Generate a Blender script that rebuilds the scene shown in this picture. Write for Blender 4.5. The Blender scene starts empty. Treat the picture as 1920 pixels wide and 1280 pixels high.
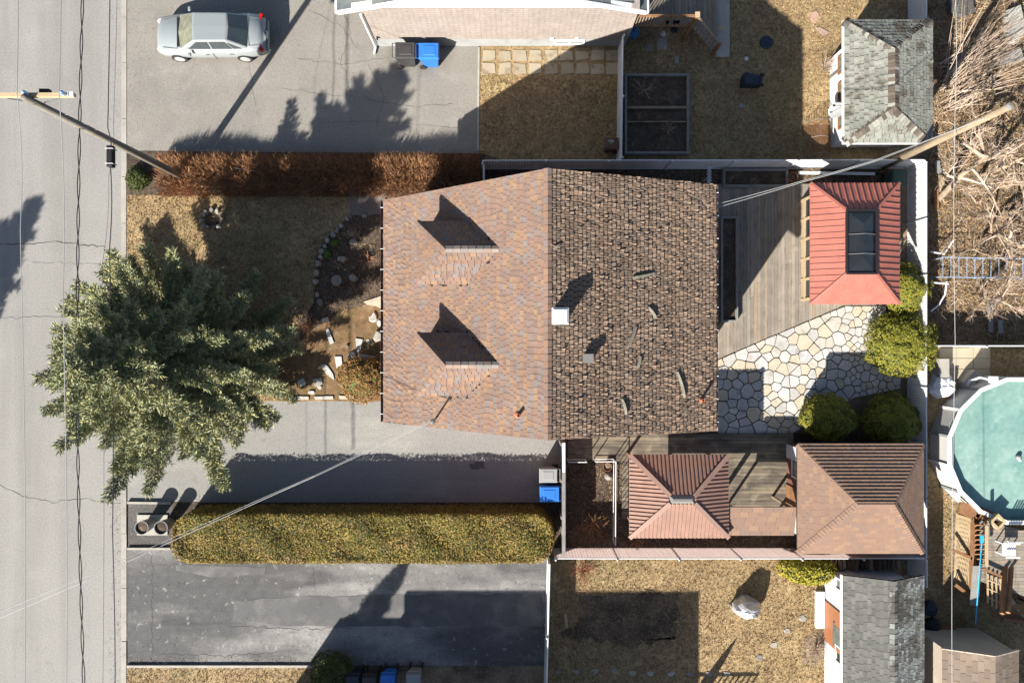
import bpy, math, random
import numpy as np
from mathutils import Vector, Matrix
random.seed(11); RNG = np.random.default_rng(5)
U = random.uniform
S = bpy.context.scene
COL = S.collection
# ---------------- camera, light, exposure ----------------
H = 29.0; F = 1280.0            # drone height (m), focal length in photo pixels
cam = bpy.data.cameras.new('camera'); cam.sensor_width = 36; cam.lens = 24
cam.clip_start = 0.5; cam.clip_end = 1000
co = bpy.data.objects.new('camera', cam); COL.objects.link(co); co.location = (0, 0, H); S.camera = co
EL = math.radians(30.5); SD = Vector((.562, .827, 0)).normalized()      # shadows run up and right
w = bpy.data.worlds.new('World'); S.world = w; w.use_nodes = True
nt = w.node_tree; bg = nt.nodes['Background']
sky = nt.nodes.new('ShaderNodeTexSky'); sky.sky_type = 'NISHITA'; sky.sun_disc = False
sky.sun_elevation = EL; sky.sun_rotation = math.atan2(-SD.x, -SD.y)
nt.links.new(sky.outputs[0], bg.inputs[0]); bg.inputs[1].default_value = 0.05
sl = bpy.data.lights.new('sun', 'SUN'); sl.energy = 4.8; sl.angle = math.radians(.5); sl.color = (1, .94, .85)
so = bpy.data.objects.new('sun', sl); COL.objects.link(so); so.location = (-20, -30, 30)
so.rotation_euler = Vector((SD.x*math.cos(EL), SD.y*math.cos(EL), -math.sin(EL))).to_track_quat('-Z', 'Y').to_euler()
S.view_settings.view_transform = 'Standard'; S.view_settings.look = 'None'
S.view_settings.exposure = 1.72; S.view_settings.gamma = 1; S.view_settings.use_curve_mapping = False

# ---------------- helpers ----------------
def P(px, py, z=0.0):           # photo pixel at height z -> place on the site
    k = (H - z)/F
    return Vector(((px-960)*k, (640-py)*k, z))
def XY(pts, z=0.0): return [tuple(P(a, b, z)[:2]) for a, b in pts]
WO = {}
def tag(o, label=None, cat=None, group=None, kind=None):
    if label: o['label'] = label
    if cat: o['category'] = cat
    if group: o['group'] = group
    if kind: o['kind'] = kind
    return o
def thing(name, label, cat, loc, group=None, rz=0):
    o = bpy.data.objects.new(name, None); COL.objects.link(o); o.empty_display_size = .2
    o.location = loc; o.rotation_euler = (0, 0, rz); WO[o] = Vector(loc)
    return tag(o, label, cat, group)
def add_obj(name, me, parent=None, loc=(0, 0, 0)):
    o = bpy.data.objects.new(name, me); COL.objects.link(o); o.parent = parent; o.location = loc
    return o
class MB:
    def __init__(s): s.v = []; s.f = []
    def add(s, vs, fs):
        n = len(s.v); s.v += [tuple(v) for v in vs]; s.f += [tuple(i+n for i in f) for f in fs]; return s
    def bb(s, x0, y0, z0, x1, y1, z1):
        if x0 > x1: x0, x1 = x1, x0
        if y0 > y1: y0, y1 = y1, y0
        return s.prism([(x0, y0), (x1, y0), (x1, y1), (x0, y1)], z0, z1)
    def prism(s, poly, z0, z1, top=None):
        a = sum(poly[i-1][0]*poly[i][1]-poly[i][0]*poly[i-1][1] for i in range(len(poly)))
        if a < 0: poly = poly[::-1]; top = top[::-1] if top else None
        n = len(poly); top = top or poly
        vs = [(x, y, z0) for x, y in poly]+[(x, y, z1) for x, y in top]
        fs = [tuple(range(n))[::-1], tuple(range(n, 2*n))]+[(i, (i+1) % n, n+(i+1) % n, n+i) for i in range(n)]
        return s.add(vs, fs)
    def obox(s, c, size, M=None):          # oriented box
        hx, hy, hz = [q/2 for q in size]; M = M or Matrix.Identity(3); c = Vector(c)
        vs = [c+M@Vector((a*hx, b*hy, d*hz)) for d in (-1, 1) for a, b in ((-1, -1), (1, -1), (1, 1), (-1, 1))]
        return s.add(vs, [(3, 2, 1, 0), (4, 5, 6, 7), (0, 1, 5, 4), (1, 2, 6, 5), (2, 3, 7, 6), (3, 0, 4, 7)])
    def bar(s, a, b, w, h=None):           # box from a to b
        a = Vector(a); b = Vector(b); d = b-a; L = d.length
        return s.obox((a+b)/2, (L, w, h or w), d.to_track_quat('X', 'Z').to_matrix())
    def tube(s, pts, r, n=6, cap=True):
        pts = [Vector(p) for p in pts]; m = len(pts); rs = r if isinstance(r, (list, tuple)) else [r]*m
        vs = []; ref = Vector((0, 0, 1))
        for i, p in enumerate(pts):
            d = (pts[min(i+1, m-1)]-pts[max(i-1, 0)]).normalized()
            if abs(d.dot(ref)) > .95: ref = Vector((1, 0, 0)) if abs(d.x) < .9 else Vector((0, 1, 0))
            a = d.cross(ref).normalized(); b = d.cross(a)
            vs += [p+(a*math.cos(t)+b*math.sin(t))*rs[i] for t in (2*math.pi*k/n for k in range(n))]
        fs = [(i*n+k, i*n+(k+1) % n, (i+1)*n+(k+1) % n, (i+1)*n+k) for i in range(m-1) for k in range(n)]
        if cap: fs += [tuple(range(n))[::-1], tuple(range((m-1)*n, m*n))]
        return s.add(vs, fs)
    def lathe(s, prof, c, n=16, cap=(True, True)):
        c = Vector(c); vs = []; m = len(prof)
        for r, z in prof: vs += [c+Vector((r*math.cos(2*math.pi*k/n), r*math.sin(2*math.pi*k/n), z)) for k in range(n)]
        fs = [(i*n+k, i*n+(k+1) % n, (i+1)*n+(k+1) % n, (i+1)*n+k) for i in range(m-1) for k in range(n)]
        if cap[0]: fs.append(tuple(range(n))[::-1])
        if cap[1]: fs.append(tuple(range((m-1)*n, m*n)))
        return s.add(vs, fs)
    def build(s, name, mat, parent=None, smooth=False, local=False, bevel=0):
        me = bpy.data.meshes.new(name)
        if parent is not None: o0 = Vector((0, 0, 0)) if local else WO.get(parent, Vector((0, 0, 0)))
        elif local: o0 = Vector((0, 0, 0))
        else:
            a = np.array(s.v); o0 = Vector(((a[:, 0].min()+a[:, 0].max())/2, (a[:, 1].min()+a[:, 1].max())/2, a[:, 2].min()))
        me.from_pydata((np.array(s.v)-np.array(o0)).tolist(), [], s.f)
        if smooth: me.shade_smooth()
        me.materials.append(mat); me.update()
        o = add_obj(name, me, parent, (0, 0, 0) if parent is not None else o0)
        WO[o] = o0.copy() if not local else Vector((0, 0, 0))
        if bevel:
            b = o.modifiers.new('bevel', 'BEVEL'); b.width = bevel; b.segments = 2; b.limit_method = 'ANGLE'
        return o
def copy_tree(o, parent=None):
    c = o.copy(); COL.objects.link(c); c.parent = parent
    for ch in list(o.children): copy_tree(ch, c)
    return c
def inpoly(x, y, poly):
    r = False; j = len(poly)-1
    for i in range(len(poly)):
        xi, yi = poly[i]; xj, yj = poly[j]
        if (yi > y) != (yj > y) and x < (xj-xi)*(y-yi)/(yj-yi)+xi: r = not r
        j = i
    return r
def clip(poly, px, py, nx, ny):            # keep the side where (p-(px,py)).n <= 0
    out = []
    for i in range(len(poly)):
        a = poly[i-1]; b = poly[i]
        da = (a[0]-px)*nx+(a[1]-py)*ny; db = (b[0]-px)*nx+(b[1]-py)*ny
        if (da <= 0) != (db <= 0):
            t = da/(da-db); out.append((a[0]+(b[0]-a[0])*t, a[1]+(b[1]-a[1])*t))
        if db <= 0: out.append(b)
    return out
# ---------------- materials ----------------
def mat(name, col, rough=.85, pal=None, n1=(1.2, .12), n2=(40, .12), bump=(60, .2), metal=0, spec=.25, blots=(), lines=None, alpha=None, transmission=0):
    m = bpy.data.materials.new(name); m.use_nodes = True; t = m.node_tree; N = t.nodes; L = t.links
    b = N['Principled BSDF']; b.inputs['Roughness'].default_value = rough; b.inputs['Metallic'].default_value = metal
    b.inputs['Specular IOR Level'].default_value = spec
    geo = N.new('ShaderNodeNewGeometry'); pos = geo.outputs['Position']
    if pal:
        oi = N.new('ShaderNodeObjectInfo'); cx = N.new('ShaderNodeCombineXYZ'); wn = N.new('ShaderNodeTexWhiteNoise'); wn.noise_dimensions = '2D'
        L.new(geo.outputs['Random Per Island'], cx.inputs[0]); L.new(oi.outputs['Random'], cx.inputs[1]); L.new(cx.outputs[0], wn.inputs['Vector'])
        cr = N.new('ShaderNodeValToRGB'); cr.color_ramp.interpolation = 'CONSTANT'; L.new(wn.outputs['Value'], cr.inputs[0])
        el = cr.color_ramp.elements
        while len(el) < len(pal): el.new(.5)
        for i, c in enumerate(pal): el[i].position = i/len(pal); el[i].color = (*c, 1)
        cur = cr.outputs[0]
    else:
        rgb = N.new('ShaderNodeRGB'); rgb.outputs[0].default_value = (*col, 1); cur = rgb.outputs[0]
    def ns(scale, detail=4, off=0, stretch=None):
        n = N.new('ShaderNodeTexNoise'); n.inputs['Scale'].default_value = scale; n.inputs['Detail'].default_value = detail
        v = N.new('ShaderNodeMapping'); v.inputs['Location'].default_value = (off*3.1, off*7.7, off)
        if stretch: v.inputs['Scale'].default_value = stretch
        L.new(pos, v.inputs[0]); L.new(v.outputs[0], n.inputs['Vector']); return n.outputs['Fac']
    def mix(kind, fac, a, bb):
        x = N.new('ShaderNodeMix'); x.data_type = 'RGBA'; x.blend_type = kind
        for sock, val in ((x.inputs[0], fac), (x.inputs[6], a), (x.inputs[7], bb)):
            if hasattr(val, 'links'): L.new(val, sock)
            elif isinstance(val, tuple): sock.default_value = (*val, 1)
            else: sock.default_value = val
        return x.outputs[2]
    def mr(v, a, b_, c, d):
        x = N.new('ShaderNodeMapRange'); L.new(v, x.inputs[0])
        for i, q in enumerate((a, b_, c, d)): x.inputs[i+1].default_value = q
        return x.outputs[0]
    for i, bl in enumerate(blots):         # (colour, scale, lo, hi, strength[, stretch])
        f = mr(ns(bl[1], 5, i*2.3+1, bl[5] if len(bl) > 5 else None), bl[2], bl[3], 0, bl[4]); cur = mix('MIX', f, cur, bl[0])
    for j, (sc, am) in enumerate((n1, n2)):
        if am:
            f = mr(ns(sc, 3, j+9), .25, .75, 1-am, 1+am)
            g = N.new('ShaderNodeCombineColor')
            for k in range(3): L.new(f, g.inputs[k])
            cur = mix('MULTIPLY', 1.0, cur, g.outputs[0])
    if lines:                              # (axis, pitch, width, colour, strength): mortar, boards too small to build
        for ax, pitch, wd, lc, stg in lines:
            sx = N.new('ShaderNodeSeparateXYZ'); L.new(pos, sx.inputs[0])
            mm = N.new('ShaderNodeMath'); mm.operation = 'MODULO'; mm.inputs[1].default_value = pitch
            ad = N.new('ShaderNodeMath'); ad.operation = 'ADD'; ad.inputs[1].default_value = 200*pitch
            L.new(sx.outputs[ax], ad.inputs[0]); L.new(ad.outputs[0], mm.inputs[0])
            lt = N.new('ShaderNodeMath'); lt.operation = 'LESS_THAN'; lt.inputs[1].default_value = wd; L.new(mm.outputs[0], lt.inputs[0])
            ml = N.new('ShaderNodeMath'); ml.operation = 'MULTIPLY'; ml.inputs[1].default_value = stg; L.new(lt.outputs[0], ml.inputs[0])
            cur = mix('MIX', ml.outputs[0], cur, lc)
    L.new(cur, b.inputs['Base Color'])
    if bump[1]:
        bp = N.new('ShaderNodeBump'); bp.inputs['Strength'].default_value = bump[1]; bp.inputs['Distance'].default_value = .02
        L.new(ns(bump[0], 4, 4), bp.inputs['Height']); L.new(bp.outputs[0], b.inputs['Normal'])
    if transmission: b.inputs['Transmission Weight'].default_value = transmission
    return m
M = {}
A_ = lambda *a, **k: M.__setitem__(a[0], mat(*a, **k))
A_('asphalt_road', (.205, .198, .187), n1=(.5, .05), n2=(14, .17), bump=(90, .25), blots=[((.168, .161, .15), .5, .46, .66, .7, (2.2, .12, 1)), ((.235, .227, .215), .8, .55, .75, .4), ((.15, .144, .135), 2.6, .64, .74, .5)])
A_('asphalt_north', (.185, .173, .155), n1=(.6, .08), n2=(14, .17), bump=(90, .3), blots=[((.13, .122, .112), .5, .52, .75, .6), ((.23, .218, .2), 1.1, .58, .75, .5)])
A_('asphalt_drive', (.19, .185, .175), n1=(.6, .06), n2=(14, .17), bump=(90, .3), blots=[((.25, .24, .215), .5, .55, .7, .7, (.5, 1.4, 1)), ((.12, .115, .11), 1.3, .66, .78, .6)])
A_('asphalt_south', (.07, .07, .071), n1=(2.2, .16), n2=(14, .2), bump=(90, .3), blots=[((.22, .214, .204), .4, .47, .64, .8, (.4, 1.3, 1)), ((.04, .04, .042), .9, .58, .7, .6, (.3, 1.9, 1)), ((.3, .29, .27), 3.2, .63, .7, .5), ((.06, .06, .06), 5, .6, .7, .5)])
A_('patch', (.085, .085, .086), n1=(.9, .15), n2=(30, .2), blots=[((.16, .155, .15), 1.2, .5, .7, .6)])
A_('crack', (.05, .047, .044), bump=(60, 0))
A_('kerb', (.26, .245, .22), n2=(30, .12), blots=[((.17, .16, .14), 2.5, .55, .75, .6)])
A_('concrete', (.28, .265, .235), n2=(35, .12), blots=[((.17, .155, .13), 1.8, .52, .75, .6)])
A_('concrete_tan', (.3, .26, .19), n2=(35, .1), blots=[((.2, .17, .12), 1.8, .55, .75, .5)])
A_('lawn', (0.225, 0.157, 0.0819), n1=(.6, .16), n2=(9, .4), bump=(22, 1), blots=[((.15, .122, .055), .38, .5, .66, .6), ((.13, .088, .046), 1.3, .54, .7, .65), ((.3, .235, .125), 2.2, .54, .7, .6), ((.06, .042, .022), 9, .62, .7, .6), ((.095, .085, .03), 3.5, .64, .72, .5)])
A_('soil', (.06, .044, .031), n1=(1.5, .3), n2=(9, .5), bump=(18, 1), blots=[((.125, .092, .06), 3.0, .56, .72, .6), ((.025, .019, .014), 2.0, .55, .7, .6)])
A_('litter', (.17, .128, .088), n1=(1.2, .25), n2=(14, .4), bump=(20, 1), blots=[((.05, .036, .024), .9, .5, .66, .8), ((.22, .165, .1), 4, .57, .7, .6)])
A_('moss', (.14, .085, .04), n1=(1.2, .2), n2=(26, .3), bump=(30, .8), blots=[((.085, .07, .025), 1.3, .5, .68, .7), ((.24, .17, .1), 3, .52, .7, .6), ((.05, .035, .02), 6, .58, .68, .6)])
A_('gravel', (.15, .13, .115), n2=(45, .5), bump=(45, 1))
A_('gravel_dark', (.07, .066, .062), n2=(24, .6), bump=(28, 1), blots=[((.2, .19, .18), 9, .62, .7, .7)])
A_('straw', (0, 0, 0), pal=[(0.282, 0.196, 0.098), (0.223, 0.153, 0.0763), (0.353, 0.257, 0.137), (0.153, 0.12, 0.049), (0.176, 0.109, 0.0588), (0.259, 0.18, 0.0833), (0.0647, 0.0415, 0.0216), (0.388, 0.295, 0.167)], n1=(.8, .2), n2=(9, 0), bump=(60, 0))
A_('leaf_litter', (0, 0, 0), pal=[(0.26, 0.169, 0.0845), (0.182, 0.111, 0.052), (0.364, 0.273, 0.156), (0.117, 0.0715, 0.039), (0.312, 0.208, 0.104)], n2=(9, 0), bump=(60, 0))
A_('shingle_front', (0, 0, 0), pal=[(0.158, 0.0986, 0.0726), (0.149, 0.102, 0.0801), (0.173, 0.107, 0.0719), (0.141, 0.107, 0.0927), (0.134, 0.113, 0.107), (0.152, 0.0977, 0.0756), (0.181, 0.117, 0.0756), (0.144, 0.0977, 0.0794), (0.131, 0.0907, 0.0756), (0.155, 0.107, 0.0832)], n1=(.7, .12), n2=(60, .14), bump=(90, .4), rough=.95)
A_('shingle_rear', (0, 0, 0), pal=[(0.168, 0.115, 0.0818), (0.159, 0.114, 0.0827), (0.163, 0.118, 0.0851), (0.154, 0.111, 0.0818), (0.172, 0.118, 0.0835), (0.157, 0.116, 0.0863), (0.165, 0.114, 0.0818), (0.151, 0.11, 0.0806), (0.161, 0.117, 0.0847)], n1=(.6, .15), n2=(60, .2), bump=(90, .5), rough=.95)
A_('shingle_brown', (0, 0, 0), pal=[(0.16, 0.103, 0.075), (0.152, 0.0989, 0.0732), (0.166, 0.106, 0.0762), (0.15, 0.1, 0.0775), (0.158, 0.101, 0.0744), (0.181, 0.117, 0.0787), (0.145, 0.1, 0.0793)], n1=(.5, .08), n2=(60, .12), bump=(90, .3), rough=.95)
A_('shingle_grey', (0, 0, 0), pal=[(.17, .175, .15), (.155, .158, .14), (.19, .195, .17), (.14, .145, .128), (.18, .18, .16)], n1=(1.2, .15), n2=(30, .25), bump=(60, .5), rough=.95, blots=[((.07, .058, .04), 1.5, .56, .66, .8), ((.055, .045, .03), 5, .58, .68, .8)])
A_('shingle_dark', (0, 0, 0), pal=[(.095, .095, .088), (.085, .086, .08), (.105, .105, .098), (.075, .076, .072), (.09, .09, .084)], n1=(1.2, .12), n2=(40, .18), bump=(70, .4), rough=.95)
A_('shingle_worn', (0, 0, 0), pal=[(.17, .18, .175), (.15, .158, .15), (.075, .074, .068), (.13, .135, .13), (.1, .1, .092)], n1=(1.2, .15), n2=(30, .2), rough=.95, blots=[((.05, .047, .04), 1.4, .48, .58, .9)])
A_('shingle_slate', (0, 0, 0), pal=[(.1, .115, .115), (.13, .14, .135), (.085, .1, .102), (.115, .125, .12)], n2=(40, .15), rough=.95)
A_('shingle_tan', (0, 0, 0), pal=[(0.158, 0.122, 0.0951), (0.141, 0.108, 0.0836), (0.175, 0.137, 0.107), (0.147, 0.119, 0.0951), (0.127, 0.101, 0.0801)], n2=(40, .15), rough=.95)
A_('underlay', (.022, .019, .017), bump=(60, .2))
A_('ridge_grey', (0, 0, 0), pal=[(.17, .15, .135), (.2, .165, .14), (.15, .14, .13), (.19, .14, .11)], n2=(40, .15))
A_('strip_grey', (.13, .122, .098), n1=(6, .3), n2=(40, .2), blots=[((.08, .07, .05), 9, .55, .7, .7)])
A_('white', (.5, .5, .505), rough=.5, n1=(1.5, .05), n2=(25, .05), bump=(60, .05))
A_('white_slat', (.62, .62, .625), rough=.55, n1=(1.1, .1), n2=(9, .08), bump=(60, .05))
A_('beige_slat', (.4, .36, .345), rough=.6, n1=(1.1, .08), n2=(25, .06), bump=(60, .05), blots=[((.26, .225, .2), 1.4, .5, .7, .6)])
A_('siding', (.5, .5, .505), rough=.6, n1=(1.5, .05), n2=(25, .04), lines=[(2, .12, .012, (.25, .25, .26), .6)])
A_('siding_tan', (.36, .31, .25), rough=.6, n2=(25, .04), lines=[(2, .12, .014, (.16, .14, .12), .7)])
A_('brick_pale', (.225, .195, .175), n1=(1.5, .1), n2=(9, .16), bump=(40, .3), lines=[(2, .15, .03, (.15, .12, .105), .5), (0, .21, .02, (.14, .105, .09), .5)])
A_('brick_red', (.13, .05, .038), n2=(20, .2), lines=[(2, .075, .012, (.2, .15, .13), .6)])
A_('stucco', (.33, .3, .26), n2=(30, .1))
A_('foundation', (.22, .225, .225), n2=(30, .1), blots=[((.14, .135, .13), 1.5, .55, .7, .6)])
A_('wood_grey', (0, 0, 0), pal=[(0.209, 0.181, 0.149), (0.18, 0.158, 0.131), (0.23, 0.198, 0.162), (0.164, 0.145, 0.123), (0.192, 0.164, 0.131), (0.219, 0.175, 0.131)], n1=(2, .15), n2=(30, .2), blots=[((.1, .08, .06), 2, .55, .7, .6, (4, .6, 1)), ((.27, .235, .19), 3, .6, .72, .5)])
A_('wood_dark', (0, 0, 0), pal=[(.15, .125, .09), (.12, .1, .075), (.17, .14, .1), (.1, .085, .066)], n1=(2, .2), n2=(30, .2), blots=[((.06, .05, .042), 1.5, .48, .62, .8, (.6, 3, 1)), ((.25, .215, .155), 2.2, .58, .72, .5)])
A_('wood_post', (.2, .155, .105), n1=(3, .15), n2=(20, .2), blots=[((.1, .075, .05), 3, .55, .72, .5, (1, 1, .15))])
A_('pole_wood', (.14, .125, .105), n1=(3, .15), n2=(25, .2), blots=[((.24, .21, .175), 2.4, .55, .7, .5)])
A_('wood_brown', (.17, .085, .04), n1=(3, .15), n2=(25, .2), blots=[((.25, .15, .08), 3, .5, .7, .5)])
A_('wood_pale', (.32, .245, .15), n1=(3, .12), n2=(25, .15))
A_('wood_weathered', (.17, .165, .155), n1=(3, .15), n2=(25, .2))
A_('log', (0, 0, 0), pal=[(.16, .11, .075), (.12, .085, .06), (.2, .15, .1), (.1, .075, .06)], n2=(14, .3))
A_('twig_brown', (0, 0, 0), pal=[(0.36, 0.182, 0.0845), (0.284, 0.14, 0.0666), (0.436, 0.246, 0.122), (0.208, 0.107, 0.0578), (0.378, 0.215, 0.1), (0.171, 0.103, 0.0666)], n1=(.8, .25), n2=(9, 0), bump=(60, 0))
A_('twig_tan', (0, 0, 0), pal=[(.36, .28, .21), (.28, .21, .155), (.42, .34, .27), (.22, .16, .115)], n2=(9, 0), bump=(60, 0))
A_('twig_red', (0, 0, 0), pal=[(.3, .12, .07), (.24, .1, .06), (.33, .17, .1)], n2=(9, 0), bump=(60, 0))
A_('bark', (.22, .17, .12), n1=(4, .2), n2=(20, .3), bump=(25, .8))
A_('bark_dark', (.06, .045, .035), n2=(20, .3), bump=(25, .8))
A_('spruce', (0, 0, 0), pal=[(0.249, 0.249, 0.114), (0.201, 0.228, 0.125), (0.297, 0.282, 0.138), (0.166, 0.195, 0.119), (0.226, 0.249, 0.159), (0.33, 0.292, 0.125), (0.189, 0.218, 0.102)], n1=(1.0, .18), n2=(9, 0), bump=(60, 0), rough=.7)
A_('hedge_leaf', (0, 0, 0), pal=[(0.257, 0.196, 0.04), (0.209, 0.165, 0.035), (0.285, 0.2, 0.055), (0.18, 0.148, 0.035), (0.294, 0.183, 0.075), (0.266, 0.196, 0.045), (0.228, 0.174, 0.035), (0.114, 0.087, 0.03)], n1=(.9, .28), n2=(4, .35), bump=(60, 0), rough=.7, blots=[((.4, .25, .12), 1.2, .5, .68, .4), ((.13, .13, .03), .9, .5, .72, .3), ((.2, .16, .15), 2.4, .63, .72, .4)])
A_('cedar_leaf', (0, 0, 0), pal=[(0.179, 0.176, 0.0195), (0.146, 0.152, 0.0195), (0.213, 0.196, 0.026), (0.118, 0.132, 0.0195), (0.196, 0.176, 0.0234)], n1=(1.6, .14), n2=(6, .12), bump=(60, 0), rough=.7)
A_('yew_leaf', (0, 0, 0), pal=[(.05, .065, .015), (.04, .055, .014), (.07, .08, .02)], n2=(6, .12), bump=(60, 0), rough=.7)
A_('bush_leaf', (0, 0, 0), pal=[(.25, .135, .045), (.2, .125, .035), (.29, .18, .07), (.15, .105, .03), (.22, .1, .04)], n1=(1.6, .14), n2=(6, .12), bump=(60, 0))
A_('gold_leaf', (0, 0, 0), pal=[(.26, .22, .02), (.2, .19, .02), (.3, .24, .03), (.13, .14, .02), (.22, .19, .02)], n1=(1.6, .14), n2=(6, .12), bump=(60, 0))
A_('flag', (0, 0, 0), pal=[(0.343, 0.333, 0.309), (0.372, 0.361, 0.345), (0.32, 0.315, 0.297), (0.389, 0.379, 0.358), (0.355, 0.333, 0.29), (0.378, 0.326, 0.249), (0.332, 0.333, 0.327)], n1=(2, .1), n2=(12, .15), bump=(20, .7), blots=[((.21, .185, .15), 2.3, .57, .7, .55)])
A_('joint_sand', (.12, .088, .06), n1=(2, .2), n2=(25, .35), bump=(30, .7))
A_('stone', (0, 0, 0), pal=[(0.246, 0.233, 0.207), (0.194, 0.185, 0.167), (0.29, 0.273, 0.238), (0.167, 0.15, 0.132), (0.229, 0.202, 0.167)], n1=(3, .15), n2=(20, .2), bump=(20, .7))
A_('slab', (0, 0, 0), pal=[(.27, .235, .17), (.25, .215, .155), (.29, .25, .185)], n2=(25, .12), blots=[((.14, .1, .06), 2.2, .56, .68, .8)])
A_('slab_pink', (0, 0, 0), pal=[(.3, .2, .15), (.27, .19, .15)], n2=(25, .12))
A_('red_metal', (.27, .094, .07), rough=.55, n1=(2.2, .12), n2=(9, .08), bump=(60, .03), spec=.4)
A_('brown_metal', (0.2, 0.115, 0.086), rough=.6, n1=(2.2, .12), n2=(9, .08), bump=(60, .03), spec=.4)
A_('brown_cap', (.21, .13, .103), rough=.7, n2=(30, .04), bump=(60, .03), spec=.4)
A_('gutter_brown', (.07, .035, .028), rough=.5, bump=(60, 0))
A_('gutter_pink', (.3, .19, .16), rough=.5, bump=(60, 0))
A_('grey_metal', (.17, .165, .16), rough=.45, metal=.3, bump=(60, 0))
A_('steel', (.35, .36, .37), rough=.35, metal=.8, bump=(60, 0))
A_('black', (.012, .012, .014), rough=.5, bump=(60, 0))
A_('cable_black', (.015, .015, .018), rough=.6, bump=(60, 0), n2=(9, 0))
A_('cable_grey', (.3, .3, .3), rough=.5, bump=(60, 0), n2=(9, 0))
A_('glass_dark', (.018, .022, .026), rough=.06, bump=(60, 0), spec=.6, n2=(9, 0))
A_('skylight', (.012, .014, .016), rough=.12, bump=(60, 0), spec=.6, n1=(1.4, .3), n2=(9, 0))
A_('pane', (.1, .12, .11), rough=.08, bump=(60, 0), spec=.6, n1=(3, .3), n2=(9, 0))
A_('terracotta', (.2, .08, .045), n2=(20, .15))
A_('pipe_orange', (.3, .1, .055), n2=(20, .1), bump=(60, 0))
A_('bin_blue', (.02, .12, .42), rough=.45, n1=(3, .06), n2=(20, .05), bump=(60, .05))
A_('bin_grey', (.2, .205, .205), rough=.5, n1=(3, .06), n2=(20, .05), bump=(60, .05))
A_('bin_dark', (.035, .034, .035), rough=.5, n1=(3, .1), n2=(20, .1), bump=(60, .05))
A_('bin_navy', (.016, .026, .042), rough=.5, n1=(3, .1), n2=(20, .1), bump=(60, .05))
A_('bin_brown', (.1, .06, .04), rough=.5, n2=(20, .05), bump=(60, .05))
A_('bin_green', (.04, .075, .055), rough=.5, n2=(20, .05), bump=(60, .05))
A_('rubber', (.02, .02, .021), rough=.8, bump=(60, 0))
A_('car_paint', (.25, .275, .28), rough=.3, metal=.3, n1=(1, .02), n2=(9, 0), bump=(60, 0), spec=.5)
A_('car_glass', (.035, .045, .05), rough=.04, n1=(3, .1), n2=(9, 0), bump=(60, 0), spec=.7)
A_('car_glass_tan', (.13, .135, .1), rough=.05, n1=(5, .35), n2=(9, 0), bump=(60, 0), spec=.7)
A_('tail_red', (.3, .01, .008), rough=.2, bump=(60, 0), n2=(9, 0))
A_('lamp_clear', (.5, .52, .53), rough=.1, bump=(60, 0), n2=(9, 0))
A_('alloy', (.55, .55, .55), rough=.3, metal=.6, bump=(60, 0), n2=(9, 0))
A_('pool_wall', (.36, .35, .335), rough=.5, n1=(1.2, .06), n2=(30, .03), bump=(60, 0))
A_('pool_white', (.55, .55, .54), rough=.45, n2=(30, .03), bump=(60, 0))
A_('pool_water', (.15, .25, .22), rough=.25, n1=(.8, .1), n2=(5, .1), bump=(4, .05), spec=.4, blots=[((.21, .31, .28), 1.1, .48, .64, .7), ((.06, .16, .15), .6, .5, .7, .7), ((.24, .33, .3), 4, .58, .7, .4)])
A_('tarp_white', (.5, .52, .55), rough=.4, n1=(4, .1), bump=(9, .8))
A_('cover_silver', (.42, .43, .45), rough=.3, metal=.5, n1=(7, .2), bump=(9, 1))
A_('blue_paint', (.2, .27, .36), rough=.5, bump=(60, 0))
A_('blue_bright', (.03, .3, .5), rough=.5, bump=(60, 0))
A_('tarp_blue', (.04, .14, .3), rough=.6, n1=(5, .3), bump=(12, 1))
A_('yellow', (.5, .3, .02), rough=.5, bump=(60, 0))
A_('insulator', (.25, .4, .6), rough=.2, bump=(60, 0))
A_('green_leaf', (0, 0, 0), pal=[(.06, .12, .02), (.08, .14, .03)], n2=(6, .1), bump=(60, 0))
A_('door_orange', (.27, .11, .05), rough=.5, n2=(25, .1))
A_('plastic_white', (.55, .56, .58), rough=.4, bump=(60, 0), n2=(9, 0))

A_('cap_worn', (0, 0, 0), pal=[(.07, .058, .046), (.2, .2, .175), (.055, .045, .036), (.16, .155, .135), (.09, .075, .06)], n2=(20, .2))
def translucent(m, col, f):
    t = m.node_tree; b = t.nodes['Principled BSDF']; o = t.nodes['Material Output']; x = t.nodes.new('ShaderNodeMixShader'); r = t.nodes.new('ShaderNodeBsdfTranslucent'); r.inputs[0].default_value = (*col, 1); x.inputs[0].default_value = f
    t.links.new(b.outputs[0], x.inputs[1]); t.links.new(r.outputs[0], x.inputs[2]); t.links.new(x.outputs[0], o.inputs[0])
translucent(M['beige_slat'], (.74, .66, .64), .62); translucent(M['white_slat'], (.7, .7, .72), .25); translucent(M['cedar_leaf'], (.2, .19, .02), .2); translucent(M['hedge_leaf'], (.22, .18, .03), .15)

A_('plot', (.1, .075, .05), n1=(1.5, .3), n2=(9, .5), bump=(18, 1), blots=[((.04, .03, .022), 1.2, .45, .6, .8), ((.17, .13, .08), 3.0, .58, .72, .6)])
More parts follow.
